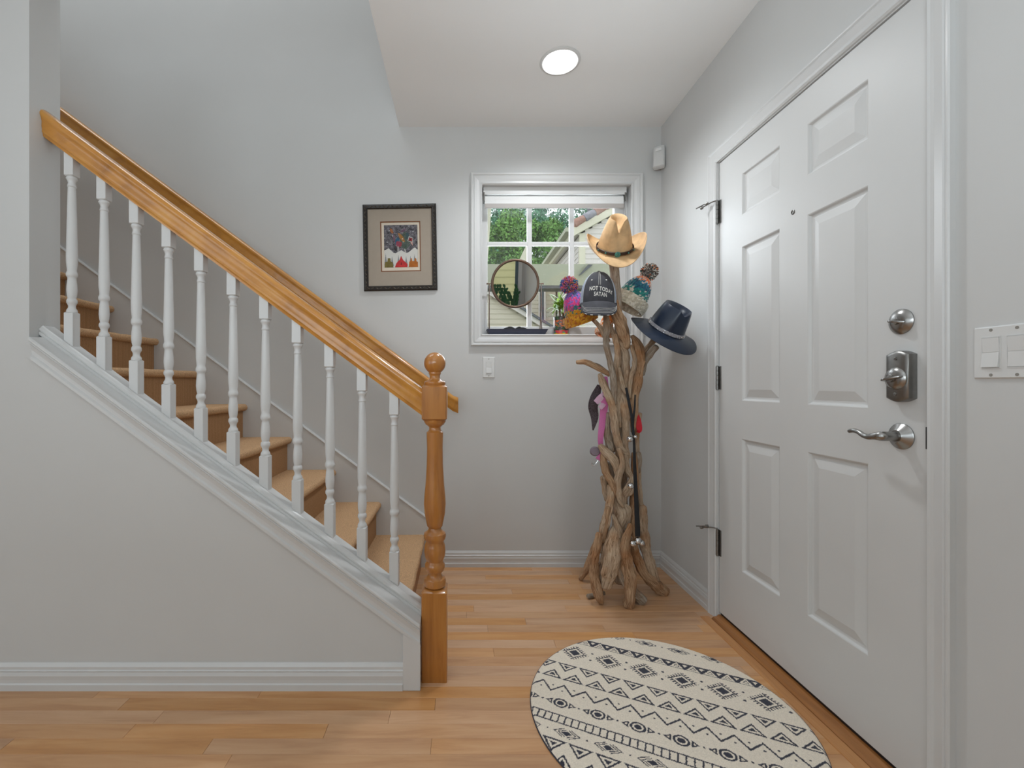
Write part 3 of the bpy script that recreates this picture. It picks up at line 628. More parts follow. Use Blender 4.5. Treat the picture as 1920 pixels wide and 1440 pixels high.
poly([(.70, .62), (.74, .73), (.87, .69), (.85, .58)], (200, 196, 190)); poly([(.715, .62), (.75, .71), (.855, .68), (.84, .60)], (60, 40, 44)); poly([(.735, .64), (.76, .695), (.84, .67), (.83, .61)], (160, 60, 62)); poly([(.76, .645), (.775, .675), (.81, .665), (.80, .635)], (40, 24, 28))
poly([(.78, .58), (.86, .50), (.84, .60)], (190, 150, 140))
for a, b in ((.16, .865), (.87, .845), (.26, .745), (.55, .67), (.57, .60), (.75, .97), (.02, .70), (.09, .60)): poly([(a-.016, b), (a, b-.013), (a+.016, b), (a, b+.013)], (220, 222, 224))
poly([(0, 0), (0, .40), (.13, .455), (.28, .345), (.34, .335), (.51, .405), (.64, .34), (.71, .345), (.91, .465), (1, .405), (1, 0)], (206, 204, 198), .02)
for cx_, hh_ in ((.04, .34), (.23, .27), (.42, .30), (.65, .26), (.78, .27), (.90, .31)): poly([(cx_-.05, .04), (cx_-.015, hh_*.7), (cx_, hh_), (cx_+.015, hh_*.7), (cx_+.05, .04)], (128, 130, 132), .25)
poly([(0, 0), (.02, .13), (.09, .14), (.10, .22), (.18, .22), (.19, .14), (.25, .12), (.27, 0)], (112, 100, 50), .35)
poly([(.31, 0), (.35, .09), (.40, .14), (.45, .17), (.50, .275), (.56, .17), (.62, .13), (.68, .08), (.69, 0)], (184, 48, 48), .25)
poly([(.72, 0), (.74, .13), (.78, .15), (.78, .21), (.82, .21), (.83, .14), (.90, .14), (.90, .21), (.95, .21), (.96, .14), (1, .12), (1, 0)], (170, 98, 34), .25)
poly([(.487, .06), (.50, .14), (.515, .06)], (60, 30, 24))
V = [(ax0+(ax1-ax0)*u, yfr-.0026, az0+(az1-az0)*v) for v in np.linspace(0, 1, NY) for u in np.linspace(0, 1, NX)]
F = [(j*NX+i, j*NX+i+1, (j+1)*NX+i+1, (j+1)*NX+i) for j in range(NY-1) for i in range(NX-1)]
M['print'] = mat_vc('art_print', .85)
O('print', (V, F), 'print', pc, cols=C.reshape(-1, 3))
M['picglass'] = M['glass']
pc.rotation_euler = (0, math.radians(-1.0), 0)

# ---------------------------------------------------------------- round rug
RX, RY_, RR = .645, 1.437, .4195
g = .0022; n = int(RR/g)+2
xs_ = np.arange(-n, n+1)*g
A, B = np.meshgrid(xs_, xs_); rad_ = np.hypot(A, B)
wob = np.array([[noise.noise(Vector((a*120, b*120, 0))) for a in xs_] for b in xs_])*.0016
wob2 = np.array([[noise.noise(Vector((a*120, b*120, 9))) for a in xs_] for b in xs_])*.0016
ux = A*.9-B*.436+wob; vx = A*.436+B*.9+wob2
D_ = np.zeros_like(ux, bool)
def rep(x, p, c): return (x-c+p/2) % p-p/2
def tri(cx_, p, vc, h, wdt, up=1, ring=True, core=True, line=.0028):
    """rows of triangles, outlined with a filled heart"""
    a = rep(ux, p, cx_); b = (vx-vc)*up
    e1 = (h/2-b)*.5*wdt/h*1.0 - np.abs(a)
    inside = (b > -h/2) & (e1 > 0); dd = np.minimum(e1*.85, b+h/2)
    r = np.zeros_like(D_)
    if ring: r |= inside & (dd < line)
    if core: r |= inside & (dd > line*2.1) & (dd < line*20)
    return r
# stepped rows of triangles
p = .0548
D_ |= tri(-.02, p, .2765, .042, .054, 1, True, False, .0026); D_ |= tri(-.02, p, .2740, .018, .022, 1, True, False, .0022)
t_ = tri(-.02+p/2, p, .2730, .044, .054, -1, False, True, .0005); hole = (np.hypot(rep(ux, p, -.02+p/2), vx-.283) < .0032); D_ |= t_ & ~hole
# diamonds with fringe
dp = .124; a = rep(ux, dp, -.319); b = vx-.186; m = np.abs(a)*.92+np.abs(b)
D_ |= (m < .020); D_ |= (m > .030) & (m < .0355)
fr1 = (m >= .0345) & (m < .0465) & ((np.abs(((a-b)/.0118) % 1-.5) < .17) | (np.abs(((a+b)/.0118) % 1-.5) < .17)) & (np.maximum(np.abs(a), np.abs(b)) < .040)
s1 = (a*b > 0); fr1 = (m >= .0345) & (m < .0490) & (np.abs((np.where(s1, a-b, a+b)/.0150) % 1-.5) < .20); D_ |= fr1
a2 = rep(ux, dp, -.319+dp/2)
for vv in (.022, -.022): D_ |= np.hypot(a2, b-vv) < .0048
# two rows of nested triangles
D_ |= tri(-.251, .076, .078, .046, .072, -1, True, True, .0058)
D_ |= tri(-.213, .076, .0315, .046, .072, 1, True, True, .0058)
# zigzag
zp = .072; za_ = np.abs(rep(ux, zp, -.3125))/(zp/2); zc2 = -.0215-.042*za_
D_ |= np.abs(vx-zc2) < .0046
for k_, vv in ((0, -.052), (zp/2, -.033)): D_ |= np.hypot(rep(ux, zp, -.3125+k_), vx-vv) < .0034
# ovals and arrows
op = .118; a = rep(ux, op, -.3035); b = vx+.1115
q_ = np.maximum(np.abs(a)*.95, np.abs(b)); D_ |= (np.hypot(a*.9, b) < .021) & ~(np.hypot(a*.9, b) < .0150); D_ |= np.hypot(a*.9, b) < .010
for sg in (1, -1):
    aa = rep(ux, op, -.3035+sg*.037)*sg; e1 = (.012-aa)*.62; tt = (np.abs(b) < e1) & (aa > -.010); D_ |= tt & ~((np.abs(b) < e1-.0055) & (aa > -.0055))
D_ |= np.hypot(rep(ux, op, -.3035+op/2), b) < .0035
# ladder
def ladder(vc, h, pp=.021):
    return (np.abs(np.abs(vx-vc)-h/2) < .0023) | ((np.abs(vx-vc) < h/2) & (np.abs(rep(ux, pp, 0)) < .0022))
D_ |= ladder(-.182, .033)
# chevron diamonds towards the door
def chev(vc, c0):
    a = rep(ux, .118, c0); b = vx-vc; mm = np.abs(a)*.62+np.abs(b)
    return ((mm < .010) | ((mm > .0145) & (mm < .018) & (np.abs(a) > .004)) | ((mm > .022) & (mm < .0255) & (np.abs(a) > .010))) & (np.abs(b) < .024) | (np.hypot(rep(ux, .118, c0+.059), b) < .0032)
D_ |= chev(.372, -.076)
# the half nearer the camera
D_ |= chev(-.232, -.02)
D_ |= tri(.02, .076, -.288, .046, .072, -1, True, True, .0058); D_ |= tri(-.018, .076, -.334, .046, .072, 1, True, True, .0058)
D_ |= np.abs(vx+.385+.02*np.abs(rep(ux, .05, 0))/.025) < .004
C = np.zeros(A.shape+(3,)); C[:] = sr(236, 224, 206); C[D_] = sr(40, 42, 58)
C *= (1+RNG.normal(0, .05, A.shape))[..., None]
keep = rad_ <= RR+g
idx = -np.ones(A.shape, int); idx[keep] = np.arange(keep.sum())
sc_ = np.minimum(1, RR/np.maximum(rad_, 1e-9)); AX, AY = A*sc_, B*sc_
edge = np.clip((RR-rad_)/.008, 0, 1)
zt_ = .003+.0065*np.sqrt(edge)+RNG.rand(*A.shape)*.0009
V = np.stack([AX+RX, AY+RY_, zt_], -1)[keep]; F = []
ii = idx
q4 = (ii[:-1, :-1] >= 0) & (ii[1:, :-1] >= 0) & (ii[:-1, 1:] >= 0) & (ii[1:, 1:] >= 0)
F = np.stack([ii[:-1, :-1][q4], ii[:-1, 1:][q4], ii[1:, 1:][q4], ii[1:, :-1][q4]], -1).tolist()
rug = E('round_rug', (RX, RY_, 0), 'round cream rug with navy tribal pattern in front of the door', 'rug')
M['rug'] = mat_vc('rug_pile', .95, .5, 700, .003, .2)
O('pile', (V.tolist(), F), 'rug', rug, smooth=True, cols=C[keep])
M['rug_edge'] = mat_flat('rug_binding', rgb(60, 60, 70), .9)
O('binding', lathe([(RR+.0005, 0), (RR+.002, .002), (RR+.001, .005), (RR-.003, .005)], RX, RY_, 96), 'rug_edge', rug)

# ---------------------------------------------------------------- things on the window sill
zs_ = WZ0
ms = E('tabletop_mirror', (.325, 2.64, zs_), 'round swivelling mirror on a slim stand with slate tray base on the sill', 'mirror')
tx0, tx1 = .146, .504
tr_ = [[(tx0+i, 2.600+i*.6, z), (tx1-i, 2.600+i*.6, z), (tx1-i, 2.682-i*.6, z), (tx0+i, 2.682-i*.6, z)] for i, z in ((.020, zs_+.0005), (.003, zs_+.030), (.0, zs_+.032), (.004, zs_+.032), (.022, zs_+.006))]
v, f = loft(tr_, caps=False); f += [(3, 2, 1, 0), (16, 17, 18, 19)]
O('tray', (v, f), 'tray', ms)
cxm, czm = .3156, 1.6375; al = math.radians(7.3)
nrm = Vector((0, -math.cos(al), -math.sin(al))); cm = Vector((cxm, 2.64, czm))
seg = 48; up_ = Vector((0, -math.sin(al), math.cos(al)))
rings = []
for k in range(10):
    ph = 2*math.pi*k/10; rr_ = .1345+.0085*math.cos(ph); dd = .009*math.sin(ph)
    rings.append([cm+(Vector((1, 0, 0))*math.cos(t2)+up_*math.sin(t2))*rr_+nrm*dd for t2 in [2*math.pi*i/seg for i in range(seg)]])
rings.append(rings[0]); O('mirror_ring', loft(rings, caps=False), 'bronze', ms, smooth=True)
O('mirror_glass', lathe_dir([(.130, .001), (.130, .003)], cm, nrm, 48), 'mirror', ms)
O('backing', lathe_dir([(.130, -.004), (.130, -.001)], cm, nrm, 32), 'bronze', ms)
for sg, bx_ in ((-1, 0), (1, 1)):
    xk = cxm+sg*.152
    v1, f1, _ = tube([(cxm+sg*.140, 2.64, czm), (xk, 2.64, czm), (cxm+sg*.166, 2.64, czm)], [.003, .0035, .0055], 10, 1)
    O('pivot_knob', (v1, f1), 'bronze', ms, smooth=True)
    if sg < 0:
        v1, f1, _ = tube([(xk, 2.64, czm), (xk, 2.64, 1.48), (xk-.001, 2.64, zs_+.008)], [.0028, .0030, .0036], 8, 2); O('upright', (v1, f1), 'bronze', ms, smooth=True)
    else:
        v1, f1, _ = tube([(xk, 2.64, czm), (xk, 2.635, 1.50), (xk-.012, 2.612, zs_+.02)], [.0028, .0030, .0026], 8, 2)
        v2, f2, _ = tube([(xk, 2.64, 1.52), (xk+.002, 2.65, 1.44), (xk+.010, 2.668, zs_+.02)], [.0028, .0030, .0026], 8, 2)
        O('upright', cat([(v1, f1), (v2, f2)]), 'bronze', ms, smooth=True)
sg_ = E('sunglasses', (.315, 2.645, zs_+.007), 'dark sunglasses lying upside down in the mirror tray', 'sunglasses')
for sx in (-1, 1):
    c0 = .315+sx*.036
    ring = [(c0+.031*math.cos(a), 2.640-.004*abs(math.cos(a)), zs_+.034+.0115*math.sin(a)+(.004 if sx*math.cos(a) < 0 else 0)) for a in [2*math.pi*i/20 for i in range(21)]]
    v, f, _ = tube(ring, [.0016]*21, 6, dome=False); O('rim', (v, f), 'black', sg_, smooth=True)
    v, f = loft([[(x, y+dy, z) for x, y, z in ring[:-1]] for dy in (-.0004, .0004)]); O('lens', (v, f), M['black'], sg_)
    v, f, _ = tube([(c0+sx*.031, 2.64, zs_+.036), (c0+sx*.035, 2.66, zs_+.036), (c0+sx*.030, 2.672, zs_+.034)], [.0018]*3, 6, 3); O('temple', (v, f), 'black', sg_)
v, f, _ = tube([(.308, 2.638, zs_+.036), (.315, 2.637, zs_+.040), (.322, 2.638, zs_+.036)], [.0016]*3, 6, 3); O('bridge', (v, f), 'black', sg_)

# potted plant
ppx, ppy = .585, 2.640
pp = E('potted_plant', (ppx, ppy, zs_), 'green strappy-leaved plant in a colourful painted can on the sill', 'plant')
seg, nz_ = 48, 40; V = []; Cc = []; F = []
for j in range(nz_):
    for i in range(seg):
        a = 2*math.pi*i/seg; t2 = j/(nz_-1); r2 = .0435+.0015*(t2 < .04 or t2 > .96); V.append((ppx+r2*math.cos(a), ppy+r2*math.sin(a), zs_+.0005+.105*t2))
        nn = noise.noise(Vector((math.cos(a)*2.2, math.sin(a)*2.2, t2*5))); n2 = noise.noise(Vector((math.cos(a)*5, math.sin(a)*5, t2*10+7)))
        if t2 < .05: c = (214, 196, 40)
        elif t2 < .10: c = (196, 62, 44) if nn > -.1 else (190, 168, 40)
        elif t2 < .24 and nn > -.15: c = (188, 56, 92) if n2 > 0 else (200, 74, 40)
        elif t2 < .20: c = (40, 132, 118)
        elif .45 < t2 < .8 and n2 > .12: c = (206, 104, 52)
        elif nn > .18: c = (56, 88, 58)
        elif n2 < -.25: c = (120, 112, 110)
        else: c = (44, 40, 34)
        Cc.append([lin(k) for k in c])
for j in range(nz_-1):
    for i in range(seg): F.append((j*seg+i, j*seg+(i+1) % seg, (j+1)*seg+(i+1) % seg, (j+1)*seg+i))
M['painted'] = mat_vc('painted_can', .35)
F.append(tuple(range(seg-1, -1, -1))); O('pot', (V, F), 'painted', pp, smooth=True, cols=Cc)
O('soil', lathe([(.042, zs_+.095), (.040, zs_+.099), (.0005, zs_+.101)], ppx, ppy, 20), 'stem', pp)
for dx, hgt in ((-.008, .200), (.014, .165)):
    v, f, _ = tube([(ppx+dx*.5, ppy, zs_+.095), (ppx+dx, ppy, zs_+.13), (ppx+dx*1.6, ppy-.004, zs_+hgt)], [.0055, .005, .006], 8, 3); O('stalk', (v, f), 'stem', pp, smooth=True)
def leafmesh(L, wd, droop):
    pts = []; V = []; nn = 8
    for i in range(nn+1):
        t2 = i/nn; x = L*t2*(1-.18*t2); z = L*(.62*t2-droop*t2*t2); w_ = wd*math.sin(math.pi*(.12+.88*(1-t2))**.8)*.5+.0004
        V += [(x, -w_, z+w_*.25), (x, 0, z-.0004), (x, w_, z+w_*.25)]
    F = [(3*i+j, 3*i+j+1, 3*i+j+4, 3*i+j+3) for i in range(nn) for j in range(2)]
    me = bpy.data.meshes.new('leaf'); me.from_pydata(V, [], F); me.materials.append(M['leaf']); me.polygons.foreach_set('use_smooth', [True]*len(F)); return me
lms = [leafmesh(.088, .020, .75), leafmesh(.078, .020, .45), leafmesh(.094, .018, 1.05), leafmesh(.066, .019, .0)]
for k in range(64):
    hd = k % 2; o = bpy.data.objects.new('leaf', lms[rr.randrange(4)]); COL.objects.link(o); o.parent = pp
    hh_ = rr.uniform(.135, .215) if hd == 0 else rr.uniform(.125, .175)
    o.location = ((-.013 if hd == 0 else .022), -.004, hh_); o.rotation_euler = (0, rr.uniform(-.5, .35), rr.uniform(0, 6.283)); s_ = rr.uniform(.95, 1.3); o.scale = (s_,)*3
    if abs(math.sin(o.rotation_euler[2])) > .55: o.scale = (s_*.7,)*3

# leafy cactus on the rear sill (seen in the little mirror)
cc = E('potted_cactus', (.72, -2.91, RW[2]), 'leafy green cactus on the far sill, seen in the round mirror', 'plant')
O('planter', cat([cbox(.42, 1.0, -2.985, -2.84, RW[2]+.0005, RW[2]+.14, .01)]), 'tray', cc)
for k in range(34):
    bx_, by_ = .46+.52*((k*.37) % 1), -2.91+rr.uniform(-.02, .03); z_ = RW[2]+.13; x_ = bx_; dx = rr.uniform(-.5, .5); segs = []
    for j in range(rr.choice((5, 6, 7, 8))):
        nx_ = x_+dx*.05; nz2 = z_+.068
        V = []
        for t2, w_ in ((0, .008), (.3, .022), (.75, .026), (1, .010)): V += [(x_+(nx_-x_)*t2-w_, by_-.003, z_+(nz2-z_)*t2), (x_+(nx_-x_)*t2+w_, by_-.003, z_+(nz2-z_)*t2), (x_+(nx_-x_)*t2+w_, by_+.003, z_+(nz2-z_)*t2), (x_+(nx_-x_)*t2-w_, by_+.003, z_+(nz2-z_)*t2)]
        segs.append(loft([V[0:4], V[4:8], V[8:12], V[12:16]])); x_, z_ = nx_, nz2-.006; dx += rr.uniform(-.4, .4)
    O('stem', cat(segs), 'leaf2', cc)

# ---------------------------------------------------------------- driftwood coat rack
RK = E('driftwood_coat_rack', (.80, 2.25, 0), 'tall driftwood coat rack of bundled branches in the corner, holding hats', 'coat rack')
RKY = 2.25
# (x, y, half width) in picture columns and rows at rack depth; dep = metres towards the camera; m = wood
BR = [
 ('core', [(1165, 1088, 15), (1163, 1000, 15), (1164, 900, 13), (1164, 800, 12), (1166, 720, 10), (1163, 640, 9), (1157, 570, 8), (1153, 530, 9), (1152, 490, 10)], .0, 'drift_g'),
 ('b', [(1150, 566, 9), (1155, 590, 12), (1166, 615, 12), (1175, 638, 9), (1175, 652, 6)], .075, 'drift_o'),
 ('b', [(1134, 590, 5), (1138, 612, 7), (1137, 640, 5.5), (1144, 680, 5.5), (1149, 720, 6), (1151, 757, 5)], .085, 'drift_g'),
 ('b', [(1143, 610, 4.5), (1156, 634, 6), (1170, 660, 8), (1172, 690, 7.5), (1173, 730, 4)], .055, 'drift'),
 ('b', [(1153, 628, 5), (1156, 660, 6), (1156, 700, 7), (1160, 735, 8), (1158, 765, 7), (1161, 800, 4)], .065, 'drift'),
 ('b', [(1160, 690, 3), (1167, 718, 4.5), (1173, 738, 3)], .09, 'drift'),
 ('b', [(1187, 630, 4), (1193, 642, 8), (1196, 660, 11), (1197, 690, 11), (1192, 730, 10), (1187, 775, 7), (1186, 810, 4)], .045, 'drift_o'),
 ('b', [(1183, 648, 3), (1189, 680, 4), (1183, 710, 5), (1180, 745, 4)], .07, 'drift'),
 ('b', [(1200, 700, 8), (1210, 680, 7), (1220, 663, 8), (1228, 650, 6)], .04, 'drift_g'),
 ('b', [(1083, 679, 4), (1098, 679, 5.5), (1118, 689, 5), (1142, 702, 5)], .07, 'drift_o'),
 ('b', [(1110, 681, 1.5), (1122, 684, 2), (1136, 694, 2)], .04, 'drift_g'),
 ('b', [(1125, 702, 4.5), (1134, 722, 7), (1145, 752, 8), (1151, 785, 8), (1156, 815, 8), (1164, 840, 7), (1176, 852, 5)], .085, 'drift'),
 ('b', [(1166, 735, 6), (1170, 765, 9), (1173, 800, 7), (1174, 835, 6), (1178, 858, 5)], .06, 'drift'),
 ('b', [(1139, 775, 5), (1139, 805, 7), (1144, 830, 8), (1148, 846, 6)], .05, 'drift_g'),
 ('b', [(1126, 836, 5), (1136, 848, 8), (1150, 862, 9), (1156, 885, 5), (1159, 918, 4)], .09, 'drift'),
 ('b', [(1161, 842, 5), (1165, 870, 6), (1159, 900, 7), (1163, 935, 7), (1168, 950, 4)], .10, 'drift'),
 ('b', [(1172, 852, 5), (1176, 878, 7), (1184, 896, 5)], .075, 'drift'),
 ('b', [(1133, 845, 5), (1134, 880, 7), (1146, 905, 7), (1156, 930, 5)], .08, 'drift_o'),
 ('b', [(1184, 893, 5), (1180, 912, 11), (1172, 930, 9), (1167, 955, 5)], .07, 'drift'),
 ('b', [(1131, 895, 6), (1136, 915, 7), (1139, 938, 5)], .03, 'drift'),
 ('b', [(1149, 912, 7), (1143, 945, 8), (1135, 975, 9), (1129, 1010, 8), (1126, 1035, 5)], .085, 'drift'),
 ('b', [(1139, 950, 5), (1136, 980, 5), (1131, 1015, 5)], .10, 'drift_o'),
 ('b', [(1155, 918, 5), (1160, 940, 9), (1167, 960, 15), (1163, 980, 12), (1157, 1000, 5)], .065, 'drift'),
 ('b', [(1150, 966, 2.5), (1156, 982, 5), (1162, 1002, 6.5), (1165, 1022, 4)], .115, 'drift'),
 ('b', [(1198, 775, 4), (1194, 830, 5), (1197, 880, 6), (1198, 920, 5), (1202, 960, 7)], .0, 'drift'),
 ('b', [(1198, 850, 5), (1199, 862, 6), (1197, 885, 4)], .03, 'drift_g'),
 ('b', [(1188, 850, 5), (1189, 900, 7), (1188, 950, 8), (1190, 1000, 8), (1189, 1022, 6)], .035, 'drift_o'),
 ('b', [(1203, 950, 8), (1206, 985, 10), (1210, 1020, 10), (1218, 1060, 10), (1230, 1095, 9)], .01, 'drift'),
 ('b', [(1158, 990, 8), (1150, 1020, 17), (1145, 1050, 18), (1141, 1078, 15), (1136, 1100, 10)], .11, 'drift'),
 ('b', [(1121, 1000, 6), (1117, 1030, 9), (1114, 1062, 9), (1117, 1092, 10), (1123, 1115, 9), (1127, 1131, 5)], .13, 'drift_o'),
 ('b', [(1121, 1005, 5), (1110, 1040, 5), (1099, 1068, 6), (1089, 1086, 5)], -.09, 'drift_o'),
 ('b', [(1184, 985, 5), (1173, 1008, 8), (1170, 1030, 10), (1176, 1060, 12), (1182, 1090, 12), (1180, 1115, 10), (1178, 1135, 11)], .15, 'drift_o'),
 ('b', [(1158, 1046, 4), (1168, 1056, 5), (1176, 1066, 5)], .12, 'drift'),
 ('b', [(1190, 1022, 7), (1195, 1045, 9), (1203, 1068, 10), (1220, 1088, 11), (1237, 1102, 11), (1249, 1112, 9)], .045, 'drift_o'),
 ('b', [(1157, 1062, 6), (1166, 1085, 7), (1182, 1105, 8), (1198, 1120, 10), (1206, 1130, 9)], .12, 'drift_g'),
 ('b', [(1101, 1115, 4), (1118, 1117, 5), (1134, 1113, 4)], .06, 'drift_g'),
 ('b', [(1146, 1000, 8), (1138, 1030, 10), (1131, 1060, 9), (1124, 1090, 7)], .04, 'drift_g'),
 ('b', [(1176, 960, 7), (1170, 985, 8), (1180, 1010, 6)], .06, 'drift_g'),
 ('b', [(1140, 870, 6), (1150, 890, 7), (1152, 920, 5)], .03, 'drift_g'),
 ('b', [(1172, 730, 6), (1190, 690, 6), (1215, 650, 6), (1235, 628, 5)], .0, 'drift'),
 ('b', [(1140, 640, 5), (1125, 615, 5), (1105, 590, 4)], -.02, 'drift'),
]
for k, (nm, pts, dep, m) in enumerate(BR):
    Yk = RKY-dep
    P3 = [P(x, y, Yk) for x, y, r_ in pts]; R3 = [r_*Yk/FPX for x, y, r_ in pts]
    dpt = 0.0
    # keep the feet on the floor
    low = min(range(len(P3)), key=lambda i: P3[i].z)
    if P3[low].z < .05:
        yf = FPX*H/(pts[low][1]+pts[low][2]*.35-CY); n = len(P3)
        for i in range(n):
            wgt = 1-abs(i-low)/max(1, n-1); Yi = Yk+(yf-Yk)*wgt**1.0
            if abs(yf-Yk) < .25: P3[i] = P(pts[i][0], pts[i][1], Yi); R3[i] = pts[i][2]*Yi/FPX
        dz = R3[low]*.55-P3[low].z
        if P3[low].z < R3[low]*.55:
            P3[low].z += dz
    # bow a little out of the plane so that sticks cross one another
    for i in range(len(P3)): P3[i].y += .012*math.sin(i*1.7+k*2.3)*(0 if i == low else 1)
    per = 6
    v, f, gr = tube(P3, R3, 16, 8, nz=.38 if nm != 'core' else .15, seed=k+1, flat=.92)
    O('branch' if nm == 'b' else 'trunk', (v, f), m, RK, smooth=True, grain=gr)

# ---------------------------------------------------------------- hats
def hat_shape(a, b, Hc, taper, pinch, notch, dent, brim, rx_up, droop, wav=0.0, nt=96, drop_side=0.0):
    rows = []; th = [2*math.pi*i/nt for i in range(nt)]
    def front(t_, w_):
        d_ = (t_+R90+math.pi) % (2*math.pi)-math.pi; return math.exp(-(d_/w_)**2)
    crown = []
    for t in [0, .06, .14, .24, .36, .48, .6, .72, .83, .92, .97, 1.0]:
        row_ = []
        for h in th:
            rim = Hc*(1-notch*front(h, .36))*(1-.06*math.cos(h)**2*0)
            k = 1-taper*t**1.4-(.05*t**8)
            pin_ = 1-pinch*t**1.2*(math.exp(-(((h+R90+math.pi) % (2*math.pi)-math.pi-.75)/.38)**2)+math.exp(-(((h+R90+math.pi) % (2*math.pi)-math.pi+.75)/.38)**2))
            row_.append((a*k*pin_*math.cos(h), b*(1-taper*.7*t**1.4)*math.sin(h)*(1-.25*notch*front(h, .35)*t), rim*t))
        crown.append(row_)
    top = crown[-1]; caps = []
    for w_ in (.12, .28, .45, .62, .8, .93, 1.0):
        row_ = []
        for (x, y, z), h in zip(top, th):
            xx, yy = x*(1-w_), y*(1-w_); ctr = Hc*(1-dent)
            s_ = min(1, w_*1.6); s_ = s_*s_*(3-2*s_)
            row_.append((xx, yy, z*(1-s_)+ctr*s_*(1-.0*yy)+(.012*(yy/b) if True else 0)*s_))
        caps.append(row_)
    br = []
    for w_ in (1.0, .97, .85, .7, .55, .4, .25, .12, .04):
        row_ = []
        for h in th:
            c, s_ = math.cos(h), math.sin(h); side = abs(c)**2.2
            rx = a+brim*(1-.42*rx_up*w_**2)*w_; ry = b+brim*w_
            z = brim*w_**1.7*(rx_up*side-droop*(abs(s_)**1.5))+wav*math.sin(3*h+1)*w_*w_-drop_side*w_*max(0, c)
            row_.append((rx*c, ry*s_, z))
        br.append(row_)
    return br, crown, caps, th
def place(pts, loc, rot):
    R_ = Matrix.Rotation(rot[2], 3, 'Z') @ Matrix.Rotation(rot[1], 3, 'Y') @ Matrix.Rotation(rot[0], 3, 'X'); L_ = Vector(loc)
    return [R_ @ Vector(p)+L_ for p in pts]
def build_hat(name, prm, loc, rot, mcol, label, band=None, conchos=False):
    br, cr, cp, th = hat_shape(*prm[0], **prm[1]); e = E(name, loc, label, 'hat')
    v, f = loft(br+cr[:1], caps=False); O('brim', (place(v, loc, rot), f), mcol, e, smooth=True, solid=.0026)
    v, f = loft(cr+cp, caps=False); f = list(f); O('crown', (place(v, loc, rot), f), mcol, e, smooth=True, solid=.0022)
    return e, cr, th
M['leather_tan'] = mat_flat('buff_felt', rgb(200, 164, 120), .75, noise_amt=.20, noise_scale=22, bump=.15, bscale=160)
M['band_dark'] = mat_flat('dark_braided_leather', rgb(52, 36, 32), .55, noise_amt=.4, noise_scale=260, bump=.4, bscale=300)
M['turq'] = mat_flat('turquoise_stone', rgb(70, 128, 118), .3, .2, noise_amt=.3, noise_scale=180)
M['navy'] = mat_flat('navy_felt', rgb(13, 30, 52), .36, noise_amt=.12, noise_scale=14, bump=.1, bscale=300)
hl = P(1152, 468, 2.19)
hr_ = (math.radians(36), math.radians(2), math.radians(-9))
cb, cr, th = build_hat('cowboy_hat', ((.081, .097, .152, .50, .06, .36, .30, .084, .86, .24), dict(wav=.004)), hl, hr_, 'leather_tan', 'tan cowboy hat with a dark leather band on top of the rack')
nb = 64; bandr = []
for r_, z_ in ((.0855, .004), (.0875, .006), (.0875, .0185), (.0855, .020)):
    bandr.append([(r_*math.cos(t2)*1.0, (r_+.016)*math.sin(t2), z_+.002) for t2 in [2*math.pi*i/nb for i in range(nb)]])
v, f = loft(bandr, caps=False); O('hat_band', (place(v, hl, hr_), f), 'band_dark', cb, smooth=True)
for ang, sz in ((0, .0135), (.62, .0045), (-.62, .0045), (1.15, .004), (-1.15, .004)):
    px_, py_ = .0885*math.sin(ang), -(.1045)*math.cos(ang)
    v, f = lathe_dir([(sz, 0), (sz, .002), (sz*.8, .004), (sz*.75, .0035), (sz*.5, .005), (.0003, .0055)], (px_, py_, .0135), (math.sin(ang), -math.cos(ang), 0), 16)
    O('concho', (place(v, hl, hr_), f), 'turq', cb, smooth=True)

fl_ = P(1248, 618, 2.12); fr2 = (math.radians(33), math.radians(14), math.radians(12))
fd, cr, th = build_hat('felt_hat', ((.080, .090, .118, .24, .18, .16, .32, .076, -.16, .50), dict(wav=.003)), fl_, fr2, 'navy', 'navy felt hat with a sparkling silver band hanging on the right branch')
M['bling'] = mat_flat('rhinestones', (.8, .8, .82, 1), .12, 1.0, noise_amt=.3, noise_scale=500)
M['bling_r'] = mat_flat('ribbon_tulle', rgb(150, 150, 158), .6, noise_amt=.4, noise_scale=400)
v, f = loft([[(r_*math.cos(t2), (r_+.010)*math.sin(t2), z_) for t2 in [2*math.pi*i/64 for i in range(64)]] for r_, z_ in ((.0805, .002), (.083, .004), (.0825, .017), (.080, .018))], caps=False)
O('hat_band', (place(v, fl_, fr2), f), 'bling_r', fd)
bb = []
for k in range(420):
    t2 = rr.uniform(0, 2*math.pi); z_ = rr.uniform(.003, .019); r_ = .0842; s_ = rr.uniform(.0011, .0021)
    bb.append(lathe_dir([(s_, -s_*.3), (s_, s_*.3), (s_*.4, s_)], (r_*math.cos(t2), (r_+.010)*math.sin(t2), z_), (math.cos(t2), math.sin(t2), rr.uniform(-.4, .4)), 5))
v, f = cat(bb); tag(O('rhinestones', (place(v, fl_, fr2), f), 'bling', fd), kind='stuff')

